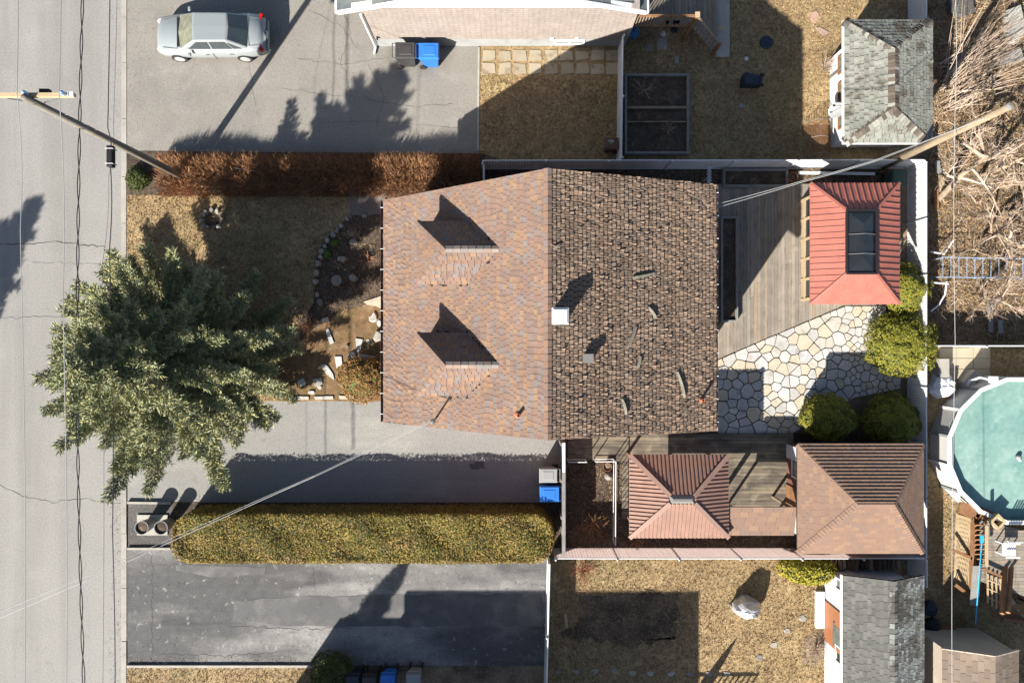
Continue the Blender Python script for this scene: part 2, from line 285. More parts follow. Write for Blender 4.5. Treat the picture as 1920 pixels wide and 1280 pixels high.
# ---------------- ground ----------------
def sheet(name, poly, z, m, px=True, label=None):
    pts = XY(poly) if px else poly
    a = sum(pts[i-1][0]*pts[i][1]-pts[i][0]*pts[i-1][1] for i in range(len(pts)))
    if a < 0: pts = pts[::-1]
    b = MB(); b.add([(x, y, z) for x, y in pts], [tuple(range(len(pts)))])
    return tag(b.build(name, M[m]), label, kind='structure')
def rect(x0, y0, x1, y1): return [(x0, y0), (x1, y0), (x1, y1), (x0, y1)]
def wob(poly, amp=4, step=22, seed=0):          # ragged edge for beds
    r = random.Random(seed); out = []
    for i in range(len(poly)):
        a = Vector(poly[i]); b = Vector(poly[(i+1) % len(poly)]); n = max(1, int((b-a).length/step))
        for k in range(n):
            p = a.lerp(b, k/n); out.append((p.x+r.uniform(-amp, amp), p.y+r.uniform(-amp, amp)))
    return out
sheet('ground', [(-160, -160), (160, -160), (160, 160), (-160, 160)], -.03, 'litter', px=False)
xr = P(228, 0).x; xk = P(238, 0).x
road = sheet('road', [(-32, -160), (xr, -160), (xr, 160), (-32, 160)], 0, 'asphalt_road', px=False)
sheet('verge_across_road', [(-160, -160), (-32, -160), (-32, 160), (-160, 160)], .01, 'lawn', px=False)
LAWN_N = rect(899, 86, 1164, 316); YARD_N = rect(1164, -420, 1705, 318); LAWN_F = rect(238, 362, 722, 752)
YARD_S = rect(1026, 1044, 1738, 1700); YARD_P = rect(1738, 640, 2500, 1700); FRONT_S = rect(238, 1247, 640, 1700)
dn = sheet('north_driveway', [(238, -420), (899, -420), (899, 290), (238, 284)], .012, 'asphalt_north')
dm = sheet('driveway', [(238, 750), (1062, 752), (1062, 945), (238, 940)], .012, 'asphalt_drive')
ds = sheet('south_driveway', [(238, 1026), (1026, 1026), (1026, 1247), (238, 1247)], .012, 'asphalt_south')
for nm, pl in (('front_lawn', LAWN_F), ('north_side_lawn', LAWN_N), ('north_back_yard', YARD_N), ('south_back_yard', YARD_S), ('pool_yard', YARD_P), ('south_front_lawn', FRONT_S)):
    sheet(nm, pl, .03, 'lawn')
sheet('patio_bed', rect(1342, 560, 1706, 835), .02, 'joint_sand')
sheet('back_garden_soil', rect(1030, 300, 1706, 345), .024, 'soil')
sheet('side_garden_soil', rect(1062, 812, 1706, 1040), .022, 'soil')
sheet('hedge_soil', [(238, 284), (905, 288), (1030, 330), (905, 372), (238, 366)], .034, 'soil')
sheet('green_hedge_soil', rect(320, 941, 1062, 1026), .026, 'soil')
sheet('rock_garden_soil', wob([(592, 540), (596, 480), (620, 435), (655, 405), (722, 396), (722, 560), (640, 585), (590, 612), (560, 640), (560, 600), (590, 570)], 3, 18, 3), .042, 'soil')
sheet('moss_path', wob([(520, 690), (560, 640), (640, 585), (722, 555), (722, 752), (500, 752)], 3, 22, 4), .044, 'moss')
sheet('gravel_strip', wob([(655, 352), (722, 350), (722, 402), (655, 406)], 2, 15, 5), .046, 'gravel')
sheet('vegetable_plot', wob([(1088, 1112), (1268, 1106), (1270, 1200), (1150, 1206), (1050, 1192), (1090, 1150)], 9, 9, 6), .038, 'plot')
sheet('planter_gravel', rect(241, 941, 325, 1026), .03, 'gravel_dark')
sheet('bare_patch', wob([(1510, 1190), (1545, 1180), (1560, 1225), (1530, 1250), (1505, 1240)], 5, 12, 8), .036, 'litter')
# kerb: separate cast stones with open joints
kb = MB(); kb.bb(xr, -60, -.03, xk, 60, -.005); kerb = tag(kb.build('kerb', M['kerb']), 'pale concrete kerb between road and front yards', kind='structure')
y = -22.0; k = 0
while y < 22:
    L = U(1.9, 2.6); py = 640-(y+L/2)*44.14
    h = .05 if (362 < py < 750 or 940 < py < 1026 or py > 1250 or 284 < py < 362) else .03
    MB().bb(xr+.005, y+.01, -.02, xk-.005, y+L-.012, h).build('kerb_stone', M['kerb'], kerb); y += L
def edging(name, a, b, w, h, m, label):
    q = MB(); q.bar((*P(*a)[:2], h/2), (*P(*b)[:2], h/2), w, h); return tag(q.build(name, M[m]), label, kind='structure')
edging('edging', (241, 941), (322, 942), .09, .12, 'concrete', 'thin concrete edging above the dark planter gravel')
edging('edging', (241, 1027), (322, 1027), .09, .12, 'concrete', 'thin concrete edging below the dark planter gravel')
edging('edging', (240, 1247), (600, 1247), .1, .1, 'concrete', 'long pale edging below the south driveway')
edging('edging', (898, 90), (896, 284), .08, .06, 'concrete', 'pale edging between north driveway and side lawn')
# sealed cracks and patches in the paving
def crack(parent, pts, wd=.022, z=.016, seed=0):
    r = random.Random(seed); P_ = [Vector(P(*p)[:2]) for p in pts]; line = []
    for a, b in zip(P_, P_[1:]):
        n = max(2, int((b-a).length/.16))
        for i in range(n):
            q = a.lerp(b, i/n); line.append(q+Vector((r.gauss(0, .03), r.gauss(0, .03))))
    line.append(P_[-1]); b = MB(); vs = []; 
    for i, q in enumerate(line):
        d = (line[min(i+1, len(line)-1)]-line[max(0, i-1)]).normalized(); n = Vector((-d.y, d.x)); ww = wd*r.uniform(.3, 1)
        vs += [(*(q+n*ww/2), z), (*(q-n*ww/2), z)]
    b.add(vs, [(2*i, 2*i+1, 2*i+3, 2*i+2) for i in range(len(line)-1)])
    return b.build('crack', M['crack'], parent)
crack(road, [(-20, 455), (40, 459), (110, 453), (150, 458), (196, 462)], .05, .004, 1)
crack(road, [(-20, 595), (60, 594), (190, 590)], .025, .004, 2)
crack(road, [(0, 910), (40, 928), (100, 940), (160, 934), (226, 943)], .03, .004, 3)
crack(road, [(60, 492), (200, 494)], .015, .004, 4)
for i, pts in enumerate([[(530, 165), (610, 178), (680, 183), (760, 200), (850, 196)], [(640, 0), (655, 60), (640, 120), (660, 180)], [(560, 110), (640, 122), (730, 108)], [(450, 60), (470, 140), (480, 200)], [(600, 230), (720, 228), (860, 240)], [(690, 120), (720, 180), (705, 240)], [(580, 20), (640, 50), (670, 90)]]):
    crack(dn, pts, .018, .016, 10+i)
for i, pts in enumerate([[(284, 1030), (286, 1150), (285, 1246)], [(300, 1226), (420, 1228), (520, 1222)], [(500, 1060), (498, 1076)], [(588, 1062), (590, 1100)], [(430, 1172), (560, 1178), (660, 1176)], [(700, 1150), (860, 1158), (1000, 1150)]]):
    crack(ds, pts, .03, .016, 30+i)
crack(dm, [(240, 790), (300, 800), (420, 792)], .02, .016, 50)
pb = MB(); pp = XY(wob([(440, 1126), (560, 1118), (700, 1114), (1018, 1112), (1018, 1172), (700, 1174), (540, 1172), (438, 1164)], 2, 20, 9)); pb.add([(x, y, .0165) for x, y in pp[::-1]], [tuple(range(len(pp)))]); pb.build('asphalt_patch', M['patch'], ds)
pb = MB(); pp = XY(wob([(330, 1058), (500, 1062), (498, 1076), (410, 1082), (330, 1070)], 2, 20, 12)); pb.add([(x, y, .0165) for x, y in pp[::-1]], [tuple(range(len(pp)))]); pb.build('asphalt_patch', M['patch'], ds)
pb = MB(); pp = XY(wob(rect(882, 867, 908, 878), 3, 5, 13)); pb.add([(x, y, .0165) for x, y in pp[::-1]], [tuple(range(len(pp)))]); pb.build('oil_stain', M['patch'], dm)

# ---------------- foliage and grass helpers (vectorised) ----------------
def np_mesh(name, V, k, m, parent=None, loc=None):
    """V: (n*k,3) points, k corners a face"""
    n = len(V)//k; me = bpy.data.meshes.new(name); o0 = WO.get(parent, Vector((0, 0, 0))) if parent is not None else Vector(loc or (0, 0, 0))
    me.vertices.add(n*k); me.vertices.foreach_set('co', (V-np.array(o0)).astype(np.float32).ravel())
    me.loops.add(n*k); me.loops.foreach_set('vertex_index', np.arange(n*k, dtype=np.int32))
    me.polygons.add(n); me.polygons.foreach_set('loop_start', np.arange(0, n*k, k, dtype=np.int32)); me.polygons.foreach_set('loop_total', np.full(n, k, dtype=np.int32))
    me.materials.append(m); me.update(calc_edges=True)
    o = add_obj(name, me, parent, (0, 0, 0) if parent is not None else o0); WO[o] = Vector(o0); return o
def unit(v): return v/np.maximum(np.linalg.norm(v, axis=1, keepdims=True), 1e-9)
def blades(base, dirs, length, width):         # thin triangles
    n = len(base); r = unit(RNG.normal(size=(n, 3))); s = unit(np.cross(dirs, r)); L = np.broadcast_to(np.asarray(length, float).reshape(-1, 1) if np.ndim(length) else np.full((1, 1), float(length)), (n, 1)); 
    W = np.broadcast_to(np.asarray(width, float).reshape(-1, 1) if np.ndim(width) else np.full((1, 1), float(width)), (n, 1))
    return np.stack([base-s*W/2, base+s*W/2, base+dirs*L], 1).reshape(-1, 3)
def leaves(pts, nrm, size, tilt=.6):           # small diamonds facing roughly along nrm
    n = len(pts); d = unit(nrm+RNG.normal(size=(n, 3))*tilt); a = unit(np.cross(d, RNG.normal(size=(n, 3)))); b = np.cross(d, a)
    s = (size*RNG.uniform(.6, 1.3, n)).reshape(-1, 1)
    return np.stack([pts-a*s, pts-b*s*.5, pts+a*s, pts+b*s*.5], 1).reshape(-1, 3)
def scatter(poly, dens, holes=(), px=True):
    pts = XY(poly) if px else poly; hs = [XY(h) for h in holes]
    xs = [p[0] for p in pts]; ys = [p[1] for p in pts]; n = int((max(xs)-min(xs))*(max(ys)-min(ys))*dens); out = []
    X = RNG.uniform(min(xs), max(xs), n); Y = RNG.uniform(min(ys), max(ys), n)
    for x, y in zip(X.tolist(), Y.tolist()):
        if inpoly(x, y, pts) and not any(inpoly(x, y, h) for h in hs): out.append((x, y))
    return np.array(out)
def litter_edge(label, poly, dens): return grass('edge_litter', label, poly, dens, (), 'leaf_litter', (.03, .09), .022, .016, 2.5, 'litter')
def grass(name, label, poly, dens, holes=(), m='straw', L=(.05, .14), W=.026, z=.03, lean=1.4, cat='grass'):
    q = scatter(poly, dens, holes); n = len(q)
    base = np.column_stack([q, np.full(n, z)]); d = RNG.normal(size=(n, 3))*lean; d[:, 2] = 1; d = unit(d)
    return tag(np_mesh(name, blades(base, d, RNG.uniform(*L, n), W), 3, M[m]), label, cat, kind='stuff')
vis = lambda p: [(min(max(a, -30), 1950), min(max(b, -30), 1310)) for a, b in p]
BED = [(592, 540), (596, 480), (620, 435), (655, 350), (722, 350), (722, 752), (500, 752), (560, 640), (560, 600)]
grass('dry_grass', 'short dry straw grass on the front lawn beside the spruce', LAWN_F, 260, [BED])
grass('dry_grass', 'short dull grass on the shaded side lawn below the stepping slabs', LAWN_N, 260, [rect(899, 88, 1162, 142)])
grass('dry_grass', 'patchy brown grass in the shaded yard beside the grey roofed shed', vis(YARD_N), 220, [rect(1170, 135, 1297, 292)])
grass('dry_grass', 'sunlit straw grass in the yard with the silver cover', vis(YARD_S), 260, [[(1088, 1112), (1268, 1106), (1270, 1200), (1090, 1195)]])
grass('dry_grass', 'grass strip around the round pool', vis(YARD_P), 220, [[(1740, 650), (1850, 650), (1850, 700), (1750, 900)]])
grass('dry_grass', 'straw grass strip below the south driveway', vis(FRONT_S), 260)
grass('weed_litter', 'dead stems and dry litter in the front rock garden', [(594, 540), (596, 480), (620, 435), (655, 408), (720, 400), (720, 560), (640, 585), (570, 630)], 160, (), 'leaf_litter', (.05, .2), .018, .04, 2)
grass('weed_litter', 'dead stems in the shaded bed behind the white rear fence', rect(1035, 318, 1700, 345), 160, (), 'leaf_litter', (.05, .18), .018, .03, 2)
grass('weed_litter', 'dead stems and leaves in the garden along the south fence', rect(1066, 820, 1500, 1026), 170, (), 'leaf_litter', (.05, .22), .018, .03, 2)
litter_edge('fine dry debris along the north kerb line', rect(205, -20, 262, 284), 14); litter_edge('fine dry debris where the green hedge meets the driveway', rect(330, 925, 1040, 945), 60); litter_edge('fine dry debris along the gutter at lower left', rect(205, 930, 240, 1300), 40); litter_edge('specks of dry debris over the south driveway', rect(240, 1050, 1020, 1246), 6); litter_edge('specks of dry debris over the north driveway', rect(240, 0, 895, 283), 5); litter_edge('crumbs of dry grass at south driveway bottom edge', rect(240, 1232, 1020, 1247), 70)
grass('leaf_litter', 'sunlit fallen leaves and twigs on the ground under the bare trees', rect(1742, -20, 1940, 642), 330, (), 'leaf_litter', (.06, .26), .03, -.02, 2.4, 'litter')
grass('twig_litter', 'loose pale twigs strewn under the bare trees at right', rect(1745, -20, 1940, 640), 22, (), 'twig_tan', (.3, 1.0), .016, .03, 3, 'twigs')
grass('weed_litter', 'dry clods and stalks on the shaded vegetable plot', wob([(1040, 1100), (1285, 1095), (1290, 1215), (1040, 1210)], 8, 20, 3), 230, (), 'leaf_litter', (.03, .12), .02, .038, 2)

# ---------------- roofs ----------------
def variant(curl, thick, gap, r):
    hs = [[r.uniform(0, curl)+thick for _ in range(3)], [.002, .002, .002]]
    hs[0][1] = thick+(hs[0][1]-thick)*.4
    us = (-.5+gap/2, 0, .5-gap/2); vs = []
    for j in range(2):
        for i in range(3): vs.append((us[i], float(j), hs[j][i]))
    for i in range(3): vs.append((us[i], 0.0, -.004))
    vs += [(us[0], 1.0, -.004), (us[2], 1.0, -.004)]
    fs = [(0, 1, 4, 3), (1, 2, 5, 4), (6, 7, 1, 0), (7, 8, 2, 1), (9, 6, 0, 3), (8, 10, 5, 2)]
    return vs, fs
def urange(poly, v, ax=1):
    o = 1-ax; xs = []
    for i in range(len(poly)):
        a = poly[i-1]; b = poly[i]
        if (a[ax]-v)*(b[ax]-v) <= 0 and a[ax] != b[ax]: xs.append(a[o]+(b[o]-a[o])*(v-a[ax])/(b[ax]-a[ax]))
    return (min(xs), max(xs)) if len(xs) > 1 else None
def frame(poly3):
    p = [Vector(q) for q in poly3]; u = (p[1]-p[0]).normalized(); n = Vector((0, 0, 0))
    for i in range(1, len(p)-1): n += (p[i]-p[0]).cross(p[i+1]-p[0])
    n.normalize()
    if n.z < 0: n = -n
    v = n.cross(u)
    if v.z < 0: u = -u; v = n.cross(u)
    return p[0], u, v, n, [((q-p[0]).dot(u), (q-p[0]).dot(v)) for q in p]
def shingles(roof, poly3, m, e=.145, w=.2, curl=.006, thick=.006, gap=.06, nind=0, seed=0, lift=.012, hole=None, curlf=None):
    r = random.Random(seed); O, u, v, n, p2 = frame(poly3); O = O+n*lift
    nv = 8; VR = [variant(curl, thick, gap, r) for _ in range(nv)]; VF = [variant(curl*curlf[1], thick, gap, r) for _ in range(nv)] if curlf else VR
    vmax = max(q[1] for q in p2); rows = int(vmax/e)+1; allp = []
    for i in range(rows):
        v0 = i*e; v1 = min(v0+e*1.22, vmax-.004)
        if v1-v0 < .04: continue
        a = urange(p2, min(v0+.001, vmax-.003)); b = urange(p2, v1)
        if not a or not b: continue
        x = min(a[0], b[0])-r.uniform(0, w); xe = max(a[1], b[1])
        while x < xe:
            x1 = x+w*r.uniform(.8, 1.2)
            l0, l1 = max(x, a[0]), min(x1, a[1]); t0, t1 = max(x, b[0]), min(x1, b[1])
            inside = l0 == x and l1 == x1 and t0 == x and t1 == x1
            if l1 < l0: l0 = l1 = min(max(x, a[0]), a[1])
            if t1 < t0: t0 = t1 = min(max(x, b[0]), b[1])
            if (l1-l0)+(t1-t0) > .03:
                c = O+u*((l0+l1)/2)+v*v0
                if not (hole and hole(c)): allp.append((c.z, inside, l0, l1, t0, t1, v0, v1, r.randrange(nv), curlf is not None and curlf[0](c, r)))
            x = x1
    ind = sorted([q for q in allp if q[1]], key=lambda q: -q[0])[:nind]; ids = set(map(id, ind)); o0 = WO[roof]
    if ind:
        meshes = {}
        for z, ins, l0, l1, t0, t1, v0, v1, k, cf in ind:
            key = (k, cf)
            if key not in meshes:
                me = bpy.data.meshes.new('shingle'); q = (VF if cf else VR)[k]; me.from_pydata(q[0], [], q[1]); me.materials.append(M[m]); meshes[key] = me
            c = O+u*((l0+l1)/2)+v*v0-o0
            mx = Matrix(((u.x*(l1-l0), v.x*(v1-v0), n.x, c.x), (u.y*(l1-l0), v.y*(v1-v0), n.y, c.y), (u.z*(l1-l0), v.z*(v1-v0), n.z, c.z), (0, 0, 0, 1)))
            o = add_obj('shingle', meshes[key], roof); o.matrix_local = mx
    b = MB()
    for q in allp:
        if id(q) in ids: continue
        z, ins, l0, l1, t0, t1, v0, v1, k, cf = q; vs, fs = (VF if cf else VR)[k]
        b.add([O+u*((1-y)*(l0+(a+.5)*(l1-l0))+y*(t0+(a+.5)*(t1-t0)))+v*(v0+y*(v1-v0))+n*h for a, y, h in vs], fs)
    if b.v: tag(b.build('shingle_courses', M[m], roof), kind='stuff')
def slab_roof(name, polys, th, m, parent):       # roof deck: planes with thickness
    b = MB()
    for pl in polys:
        p = [Vector(q) for q in pl]; O, u, v, n, _ = frame(pl); k = len(p)
        if (p[1]-p[0]).cross(p[2]-p[0]).z < 0: p = p[::-1]
        b.add(p+[q-Vector((0, 0, th)) for q in p], [tuple(range(k)), tuple(range(2*k-1, k-1, -1))]+[(i, k+i, k+(i+1) % k, (i+1) % k) for i in range(k)])
    return b.build(name, M[m], parent)
def ribs(part, poly3, pitch, wd, ht, m, name='rib', trim=.03):
    O, u, v, n, p2 = frame(poly3); us = [q[0] for q in p2]; x = min(us)+pitch*.5
    while x < max(us)-pitch*.3:
        rg = urange(p2, x, 0)
        if rg and rg[1]-rg[0] > .12:
            a = O+u*x+v*(rg[0]+.002)+n*ht/2; b = O+u*x+v*(rg[1]-trim)+n*ht/2
            MB().obox((a+b)/2, ((b-a).length, wd, ht), Matrix((v, n.cross(v), n)).transposed()).build(name, M[m], part)
        x += pitch
def caps(part, a, b, wd, th, m, L=.24, name='ridge_cap', lift=.03):
    a = Vector(a); b = Vector(b); d = b-a; n = max(1, int(d.length/L)); R = d.to_track_quat('X', 'Z').to_matrix()
    for i in range(n):
        c = a+d*((i+.5)/n)+Vector((0, 0, lift+.004*(i % 2))); q = MB(); l = d.length/n*.5
        for s in (-1, 1):
            e = Vector((0, s*wd/2, -wd*.22)); vs = [c+R@Vector((x*l*.97, 0, .012+.012*(x > 0)))+R@(e*k) for x in (-1, 1) for k in (0, 1)]
            q.add([vs[0], vs[2], vs[3], vs[1]]+[p-Vector((0, 0, th)) for p in (vs[0], vs[2], vs[3], vs[1])], [(0, 1, 2, 3), (4, 7, 6, 5), (0, 4, 5, 1), (1, 5, 6, 2), (2, 6, 7, 3), (3, 7, 4, 0)])
        q.build(name, M[m], part)
def wall_box(name, x0, y0, x1, y1, z0, z1, th, m, parent):
    b = MB(); b.bb(x0, y0, z0, x1, y0+th, z1).bb(x0, y1-th, z0, x1, y1, z1).bb(x0, y0+th, z0, x0+th, y1-th, z1).bb(x1-th, y0+th, z0, x1, y1-th, z1)
    return b.build(name, M[m], parent)
def window(parent, axis, at, c, z0, z1, w, out, fm='white', pm='pane', mull=1):
    """axis 'x': wall faces +-x at x=at, centred at y=c; out = +-1"""
    q = MB(); f = .07; g = MB()
    def bx(b, a0, z0_, a1, z1_, d0, d1):
        if axis == 'x': b.bb(at+out*d0, a0, z0_, at+out*d1, a1, z1_)
        else: b.bb(a0, at+out*d0, z0_, a1, at+out*d1, z1_)
    bx(q, c-w/2, z0, c+w/2, z0+f, .004, .06); bx(q, c-w/2, z1-f, c+w/2, z1, .004, .06)
    bx(q, c-w/2, z0+f, c-w/2+f, z1-f, .004, .06); bx(q, c+w/2-f, z0+f, c+w/2, z1-f, .004, .06)
    for i in range(mull): x = c-w/2+w*(i+1)/(mull+1); bx(q, x-.025, z0+f, x+.025, z1-f, .004, .055)
    o = q.build('window', M[fm], parent)
    for i in range(mull+1):
        g = MB(); a = c-w/2+w*i/(mull+1)+(f if i == 0 else .025); b_ = c-w/2+w*(i+1)/(mull+1)-(f if i == mull else .025)
        bx(g, a, z0+f, b_, z1-f, .006, .02); g.build('pane', M[pm], o)
    return o

# ---------------- the main house ----------------
X0, Z0, X1, Z1, X2, Z2 = -4.88, 3.0, 1.11, 7.77, 6.98, 5.6; YS, YN = -3.07, 5.38
hs = thing('brick_house', 'house with orange brown shingle roof, two dormers and curled rear shingles', 'house', (1, 1.15, 0))
b = MB(); pr = [(X0+.45, 0), (X2-.4, 0), (X2-.4, Z2-.1), (X1, Z1-.25), (X0+.45, Z0+.1)]
for yy in ((YS+.3, YS+.5), (YN-.5, YN-.3)):
    vs = [(x, yy[0], z) for x, z in pr]+[(x, yy[1], z) for x, z in pr]
    b.add(vs, [(0, 1, 2, 3, 4), (9, 8, 7, 6, 5)]+[(i, 5+i, 5+(i+1) % 5, (i+1) % 5) for i in range(5)])
b.bb(X0+.45, YS+.5, 0, X0+.65, YN-.5, Z0+.2).bb(X2-.6, YS+.5, 0, X2-.4, YN-.5, Z2-.15)
b.build('wall', M['brick_red'], hs)
for c, z0, z1 in ((-1.6, .9, 2.1), (3.8, .9, 2.1)): window(hs, 'x', X0+.45, c, z0, z1, 1.5, -1)
for c, z0, z1 in ((-1.5, 3.3, 4.5), (1.2, 3.3, 4.5), (3.8, 3.3, 4.5), (-1.5, .9, 2.1), (3.8, .9, 2.1)): window(hs, 'x', X2-.4, c, z0, z1, 1.4, 1)
for c, z0, z1 in ((-1.5, 1, 2.1), (3.5, 1, 2.1), (3, 3.6, 4.7)): window(hs, 'y', YS+.3, c, z0, z1, 1.1, -1)
d = MB().bb(X0+.38, .7, .1, X0+.446, 1.65, 2.2).build('door', M['wood_brown'], hs); MB().bb(X0+.33, .78, 1.05, X0+.378, .86, 1.15).build('handle', M['steel'], d)
d = MB().bb(X2-.396, .4, .2, X2-.33, 2.2, 2.25).build('door', M['white'], hs); MB().bb(X2-.328, 1.3, .3, X2-.32, 2.1, 2.15).build('pane', M['glass_dark'], d)
FR = [(X0, YS, Z0), (X0, YN, Z0), (X1, YN, Z1), (X1, YS, Z1)]; RR = [(X2, YS, Z2), (X2, YN, Z2), (X1, YN, Z1), (X1, YS, Z1)]
roof = slab_roof('roof', [FR, RR], .16, 'underlay', hs)
DZ, DE = 6.54, 5.65                                  # dormer ridge and eave heights
dorm = []
for ridge_py in (467, 684):
    yr = (640-ridge_py)*(H-DZ)/F; dorm.append(yr)
mslope = (Z1-Z0)/(X1-X0); onroof = lambda x: Z0+(x-X0)*mslope; xat = lambda z: X0+(z-Z0)/mslope
XF = -3.25; XRG = -2.19; HW = 1.07
def under_dormer(c):
    for yr in dorm:
        t = abs(c.y-yr)/HW
        if t < 1 and c.x > XF+.12 and c.z < DZ-(DZ-DE)*t-.03: return True
    return False
lowcurl = lambda c, r: c.z < 3.95-.25*r.random() or (-2.9 < c.y < -1.2 and c.z < 4.6 and r.random() < .5)
shingles(roof, FR, 'shingle_front', .14, .205, .01, .011, .06, 150, 1, hole=under_dormer, curlf=(lowcurl, 4.0))
shingles(roof, RR, 'shingle_rear', .15, .175, .05, .018, .15, 150, 2, curlf=(lambda c, r: r.random() < .12, 1.7))
for yr in dorm:
    dm_ = MB(); vw = .22
    dm_.add([(XF+vw, yr-HW+.15, onroof(XF+vw)-.1), (XF+vw, yr+HW-.15, onroof(XF+vw)-.1), (XF+vw, yr+HW-.15, DE), (XF+vw, yr-HW+.15, DE),
             (xat(DE), yr-HW+.15, DE-.05), (xat(DE), yr+HW-.15, DE-.05)], [(0, 3, 2, 1), (0, 4, 3), (1, 2, 5)])
    dd = dm_.build('dormer', M['siding_tan'], hs)
    xe = xat(DE)
    pn = [(XF, yr+HW, DE), (xe, yr+HW, DE), (xat(DZ), yr, DZ), (XRG, yr, DZ)]
    ps = [(xe, yr-HW, DE), (XF, yr-HW, DE), (XRG, yr, DZ), (xat(DZ), yr, DZ)]
    pf = [(XF, yr-HW, DE), (XF, yr+HW, DE), (XRG, yr, DZ)]
    slab_roof('dormer_roof', [pn, ps, pf], .07, 'underlay', dd)
    shingles(dd, pn, 'shingle_front', .14, .205, .006, .005, .05, 20, 3); shingles(dd, pf, 'shingle_front', .14, .205, .005, .005, .05, 20, 4)
    shingles(dd, ps, 'shingle_front', .14, .205, .04, .008, .07, 20, 5)
    caps(dd, (XRG, yr, DZ), (xat(DZ), yr, DZ), .22, .012, 'ridge_grey', .22); caps(dd, (XF, yr-HW, DE), (XRG, yr, DZ), .2, .012, 'shingle_front', .22); caps(dd, (XF, yr+HW, DE), (XRG, yr, DZ), .2, .012, 'shingle_front', .22)
    wn = MB().bb(XF+vw-.05, yr-.45, onroof(XF)+.25, XF+vw-.004, yr+.45, DE-.12).build('window', M['white'], dd)
    MB().bb(XF+vw-.06, yr-.38, onroof(XF)+.32, XF+vw-.051, yr+.38, DE-.2).build('pane', M['glass_dark'], dd)
caps(roof, (X1, YS, Z1+.01), (X1, YN, Z1+.01), .26, .012, 'shingle_front', .22)
for nm, x, z, m, out in (('gutter', X0, Z0, 'gutter_brown', -1), ('gutter', X2, Z2, 'gutter_pink', 1)):
    g = MB(); a, c = x+out*.02, x+out*(.13 if out < 0 else .09)
    g.bb(a, YS, z-.16, c, YN, z-.145).bb(c-out*.012, YS, z-.145, c, YN, z-.04).bb(a, YS, z-.145, a+out*.012, YN, z-.04)
    gt = g.build(nm, M[m], hs)
    for i in range(11):
        yy = YS+.3+i*(YN-YS-.6)/10; MB().bb(x-out*.02, yy, z+.0, c+out*.01, yy+.025, z+.012).build('hanger', M['white'], gt)
# things on the roof, all fixed to it
cz = 8.2; c = P(1051, 592, cz); rz = lambda x: Z1-(x-X1)*(Z1-Z2)/(X2-X1)
ch = MB().bb(c.x-.2, c.y-.2, rz(c.x)-.3, c.x+.2, c.y+.2, cz-.05).build('chimney', M['white'], hs)
q = MB(); q.prism([(c.x-.26, c.y-.26), (c.x+.26, c.y-.26), (c.x+.26, c.y+.26), (c.x-.26, c.y+.26)], cz-.05, cz, [(c.x-.19, c.y-.19), (c.x+.19, c.y-.19), (c.x+.19, c.y+.19), (c.x-.19, c.y+.19)]); q.build('chimney_cap', M['white'], hs)
c = P(1101, 672, 7.3); q = MB(); q.bb(c.x-.14, c.y-.1, rz(c.x)-.05, c.x+.14, c.y+.12, rz(c.x)+.25); q.build('roof_vent', M['grey_metal'], hs); MB().bb(c.x-.17, c.y-.13, rz(c.x)+.25, c.x+.17, c.y+.15, rz(c.x)+.29).build('vent_cap', M['grey_metal'], hs)
for a, zf in (((972, 776), onroof), ((1316, 750), rz)):
    z = 6.9 if a[0] < 1000 else 5.95; p = P(*a, z); q = MB(); z0 = zf(p.x)
    q.lathe([(.055, z0-.1), (.055, z0+.34), (.04, z0+.34), (.04, z0+.1)], (p.x, p.y, 0), 12); q.build('vent_pipe', M['pipe_orange'], hs, True)
    MB().lathe([(.13, z0-.02), (.07, z0+.08)], (p.x, p.y, 0), 12).build('pipe_flashing', M['pipe_orange'], hs)
p = P(815, 786, 5.2); z0 = onroof(p.x); MAST = Vector((p.x, p.y, z0+1.0))
MB().tube([(p.x, p.y, z0-.1), MAST], .035, 8).build('service_mast', M['grey_metal'], hs)
MB().lathe([(.1, 0), (.08, .1), (.03, .16)], MAST, 10).build('mast_head', M['steel'], hs)
for i, (x0, y0, x1, y1) in enumerate([(1192, 612, 1174, 654), (1200, 668, 1194, 690), (1276, 698, 1292, 748), (1164, 748, 1172, 776), (1216, 576, 1232, 596), (1298, 768, 1288, 782), (1185, 522, 1230, 512), (1036, 474, 1048, 464)]):
    zz = 6.7; a = P(x0, y0, zz); b_ = P(x1, y1, zz); a.z = rz(a.x)+.05; b_.z = rz(b_.x)+.05; q = MB(); m_ = (a+b_)/2+Vector((.06, .0, .05)); R = (b_-a).to_track_quat('X', 'Z').to_matrix()
    vs = []; 
    for t in (0, .25, .5, .75, 1):
        p = a*(1-t)**2+m_*2*t*(1-t)+b_*t*t; s = R@Vector((0, .042, 0)); vs += [p-s, p+s+Vector((0, 0, .04)), p-s-Vector((0, 0, .02)), p+s+Vector((0, 0, .02))]
    fs = []
    for k in range(4): o = 4*k; fs += [(o, o+4, o+5, o+1), (o+2, o+3, o+7, o+6), (o, o+2, o+6, o+4), (o+1, o+5, o+7, o+3)]
    q.add(vs, fs); o = q.build('loose_shingle_strip', M['strip_grey'], hs); o['label'] = 'pale curled strip lying on the rear shingles'
a = P(884, 524, 6.1); a.z = onroof(a.x)+.02; b_ = P(878, 548, 6.1); b_.z = onroof(b_.x)+.05
MB().bar(a, b_, .12, .02).build('loose_shingle_strip', M['strip_grey'], hs)
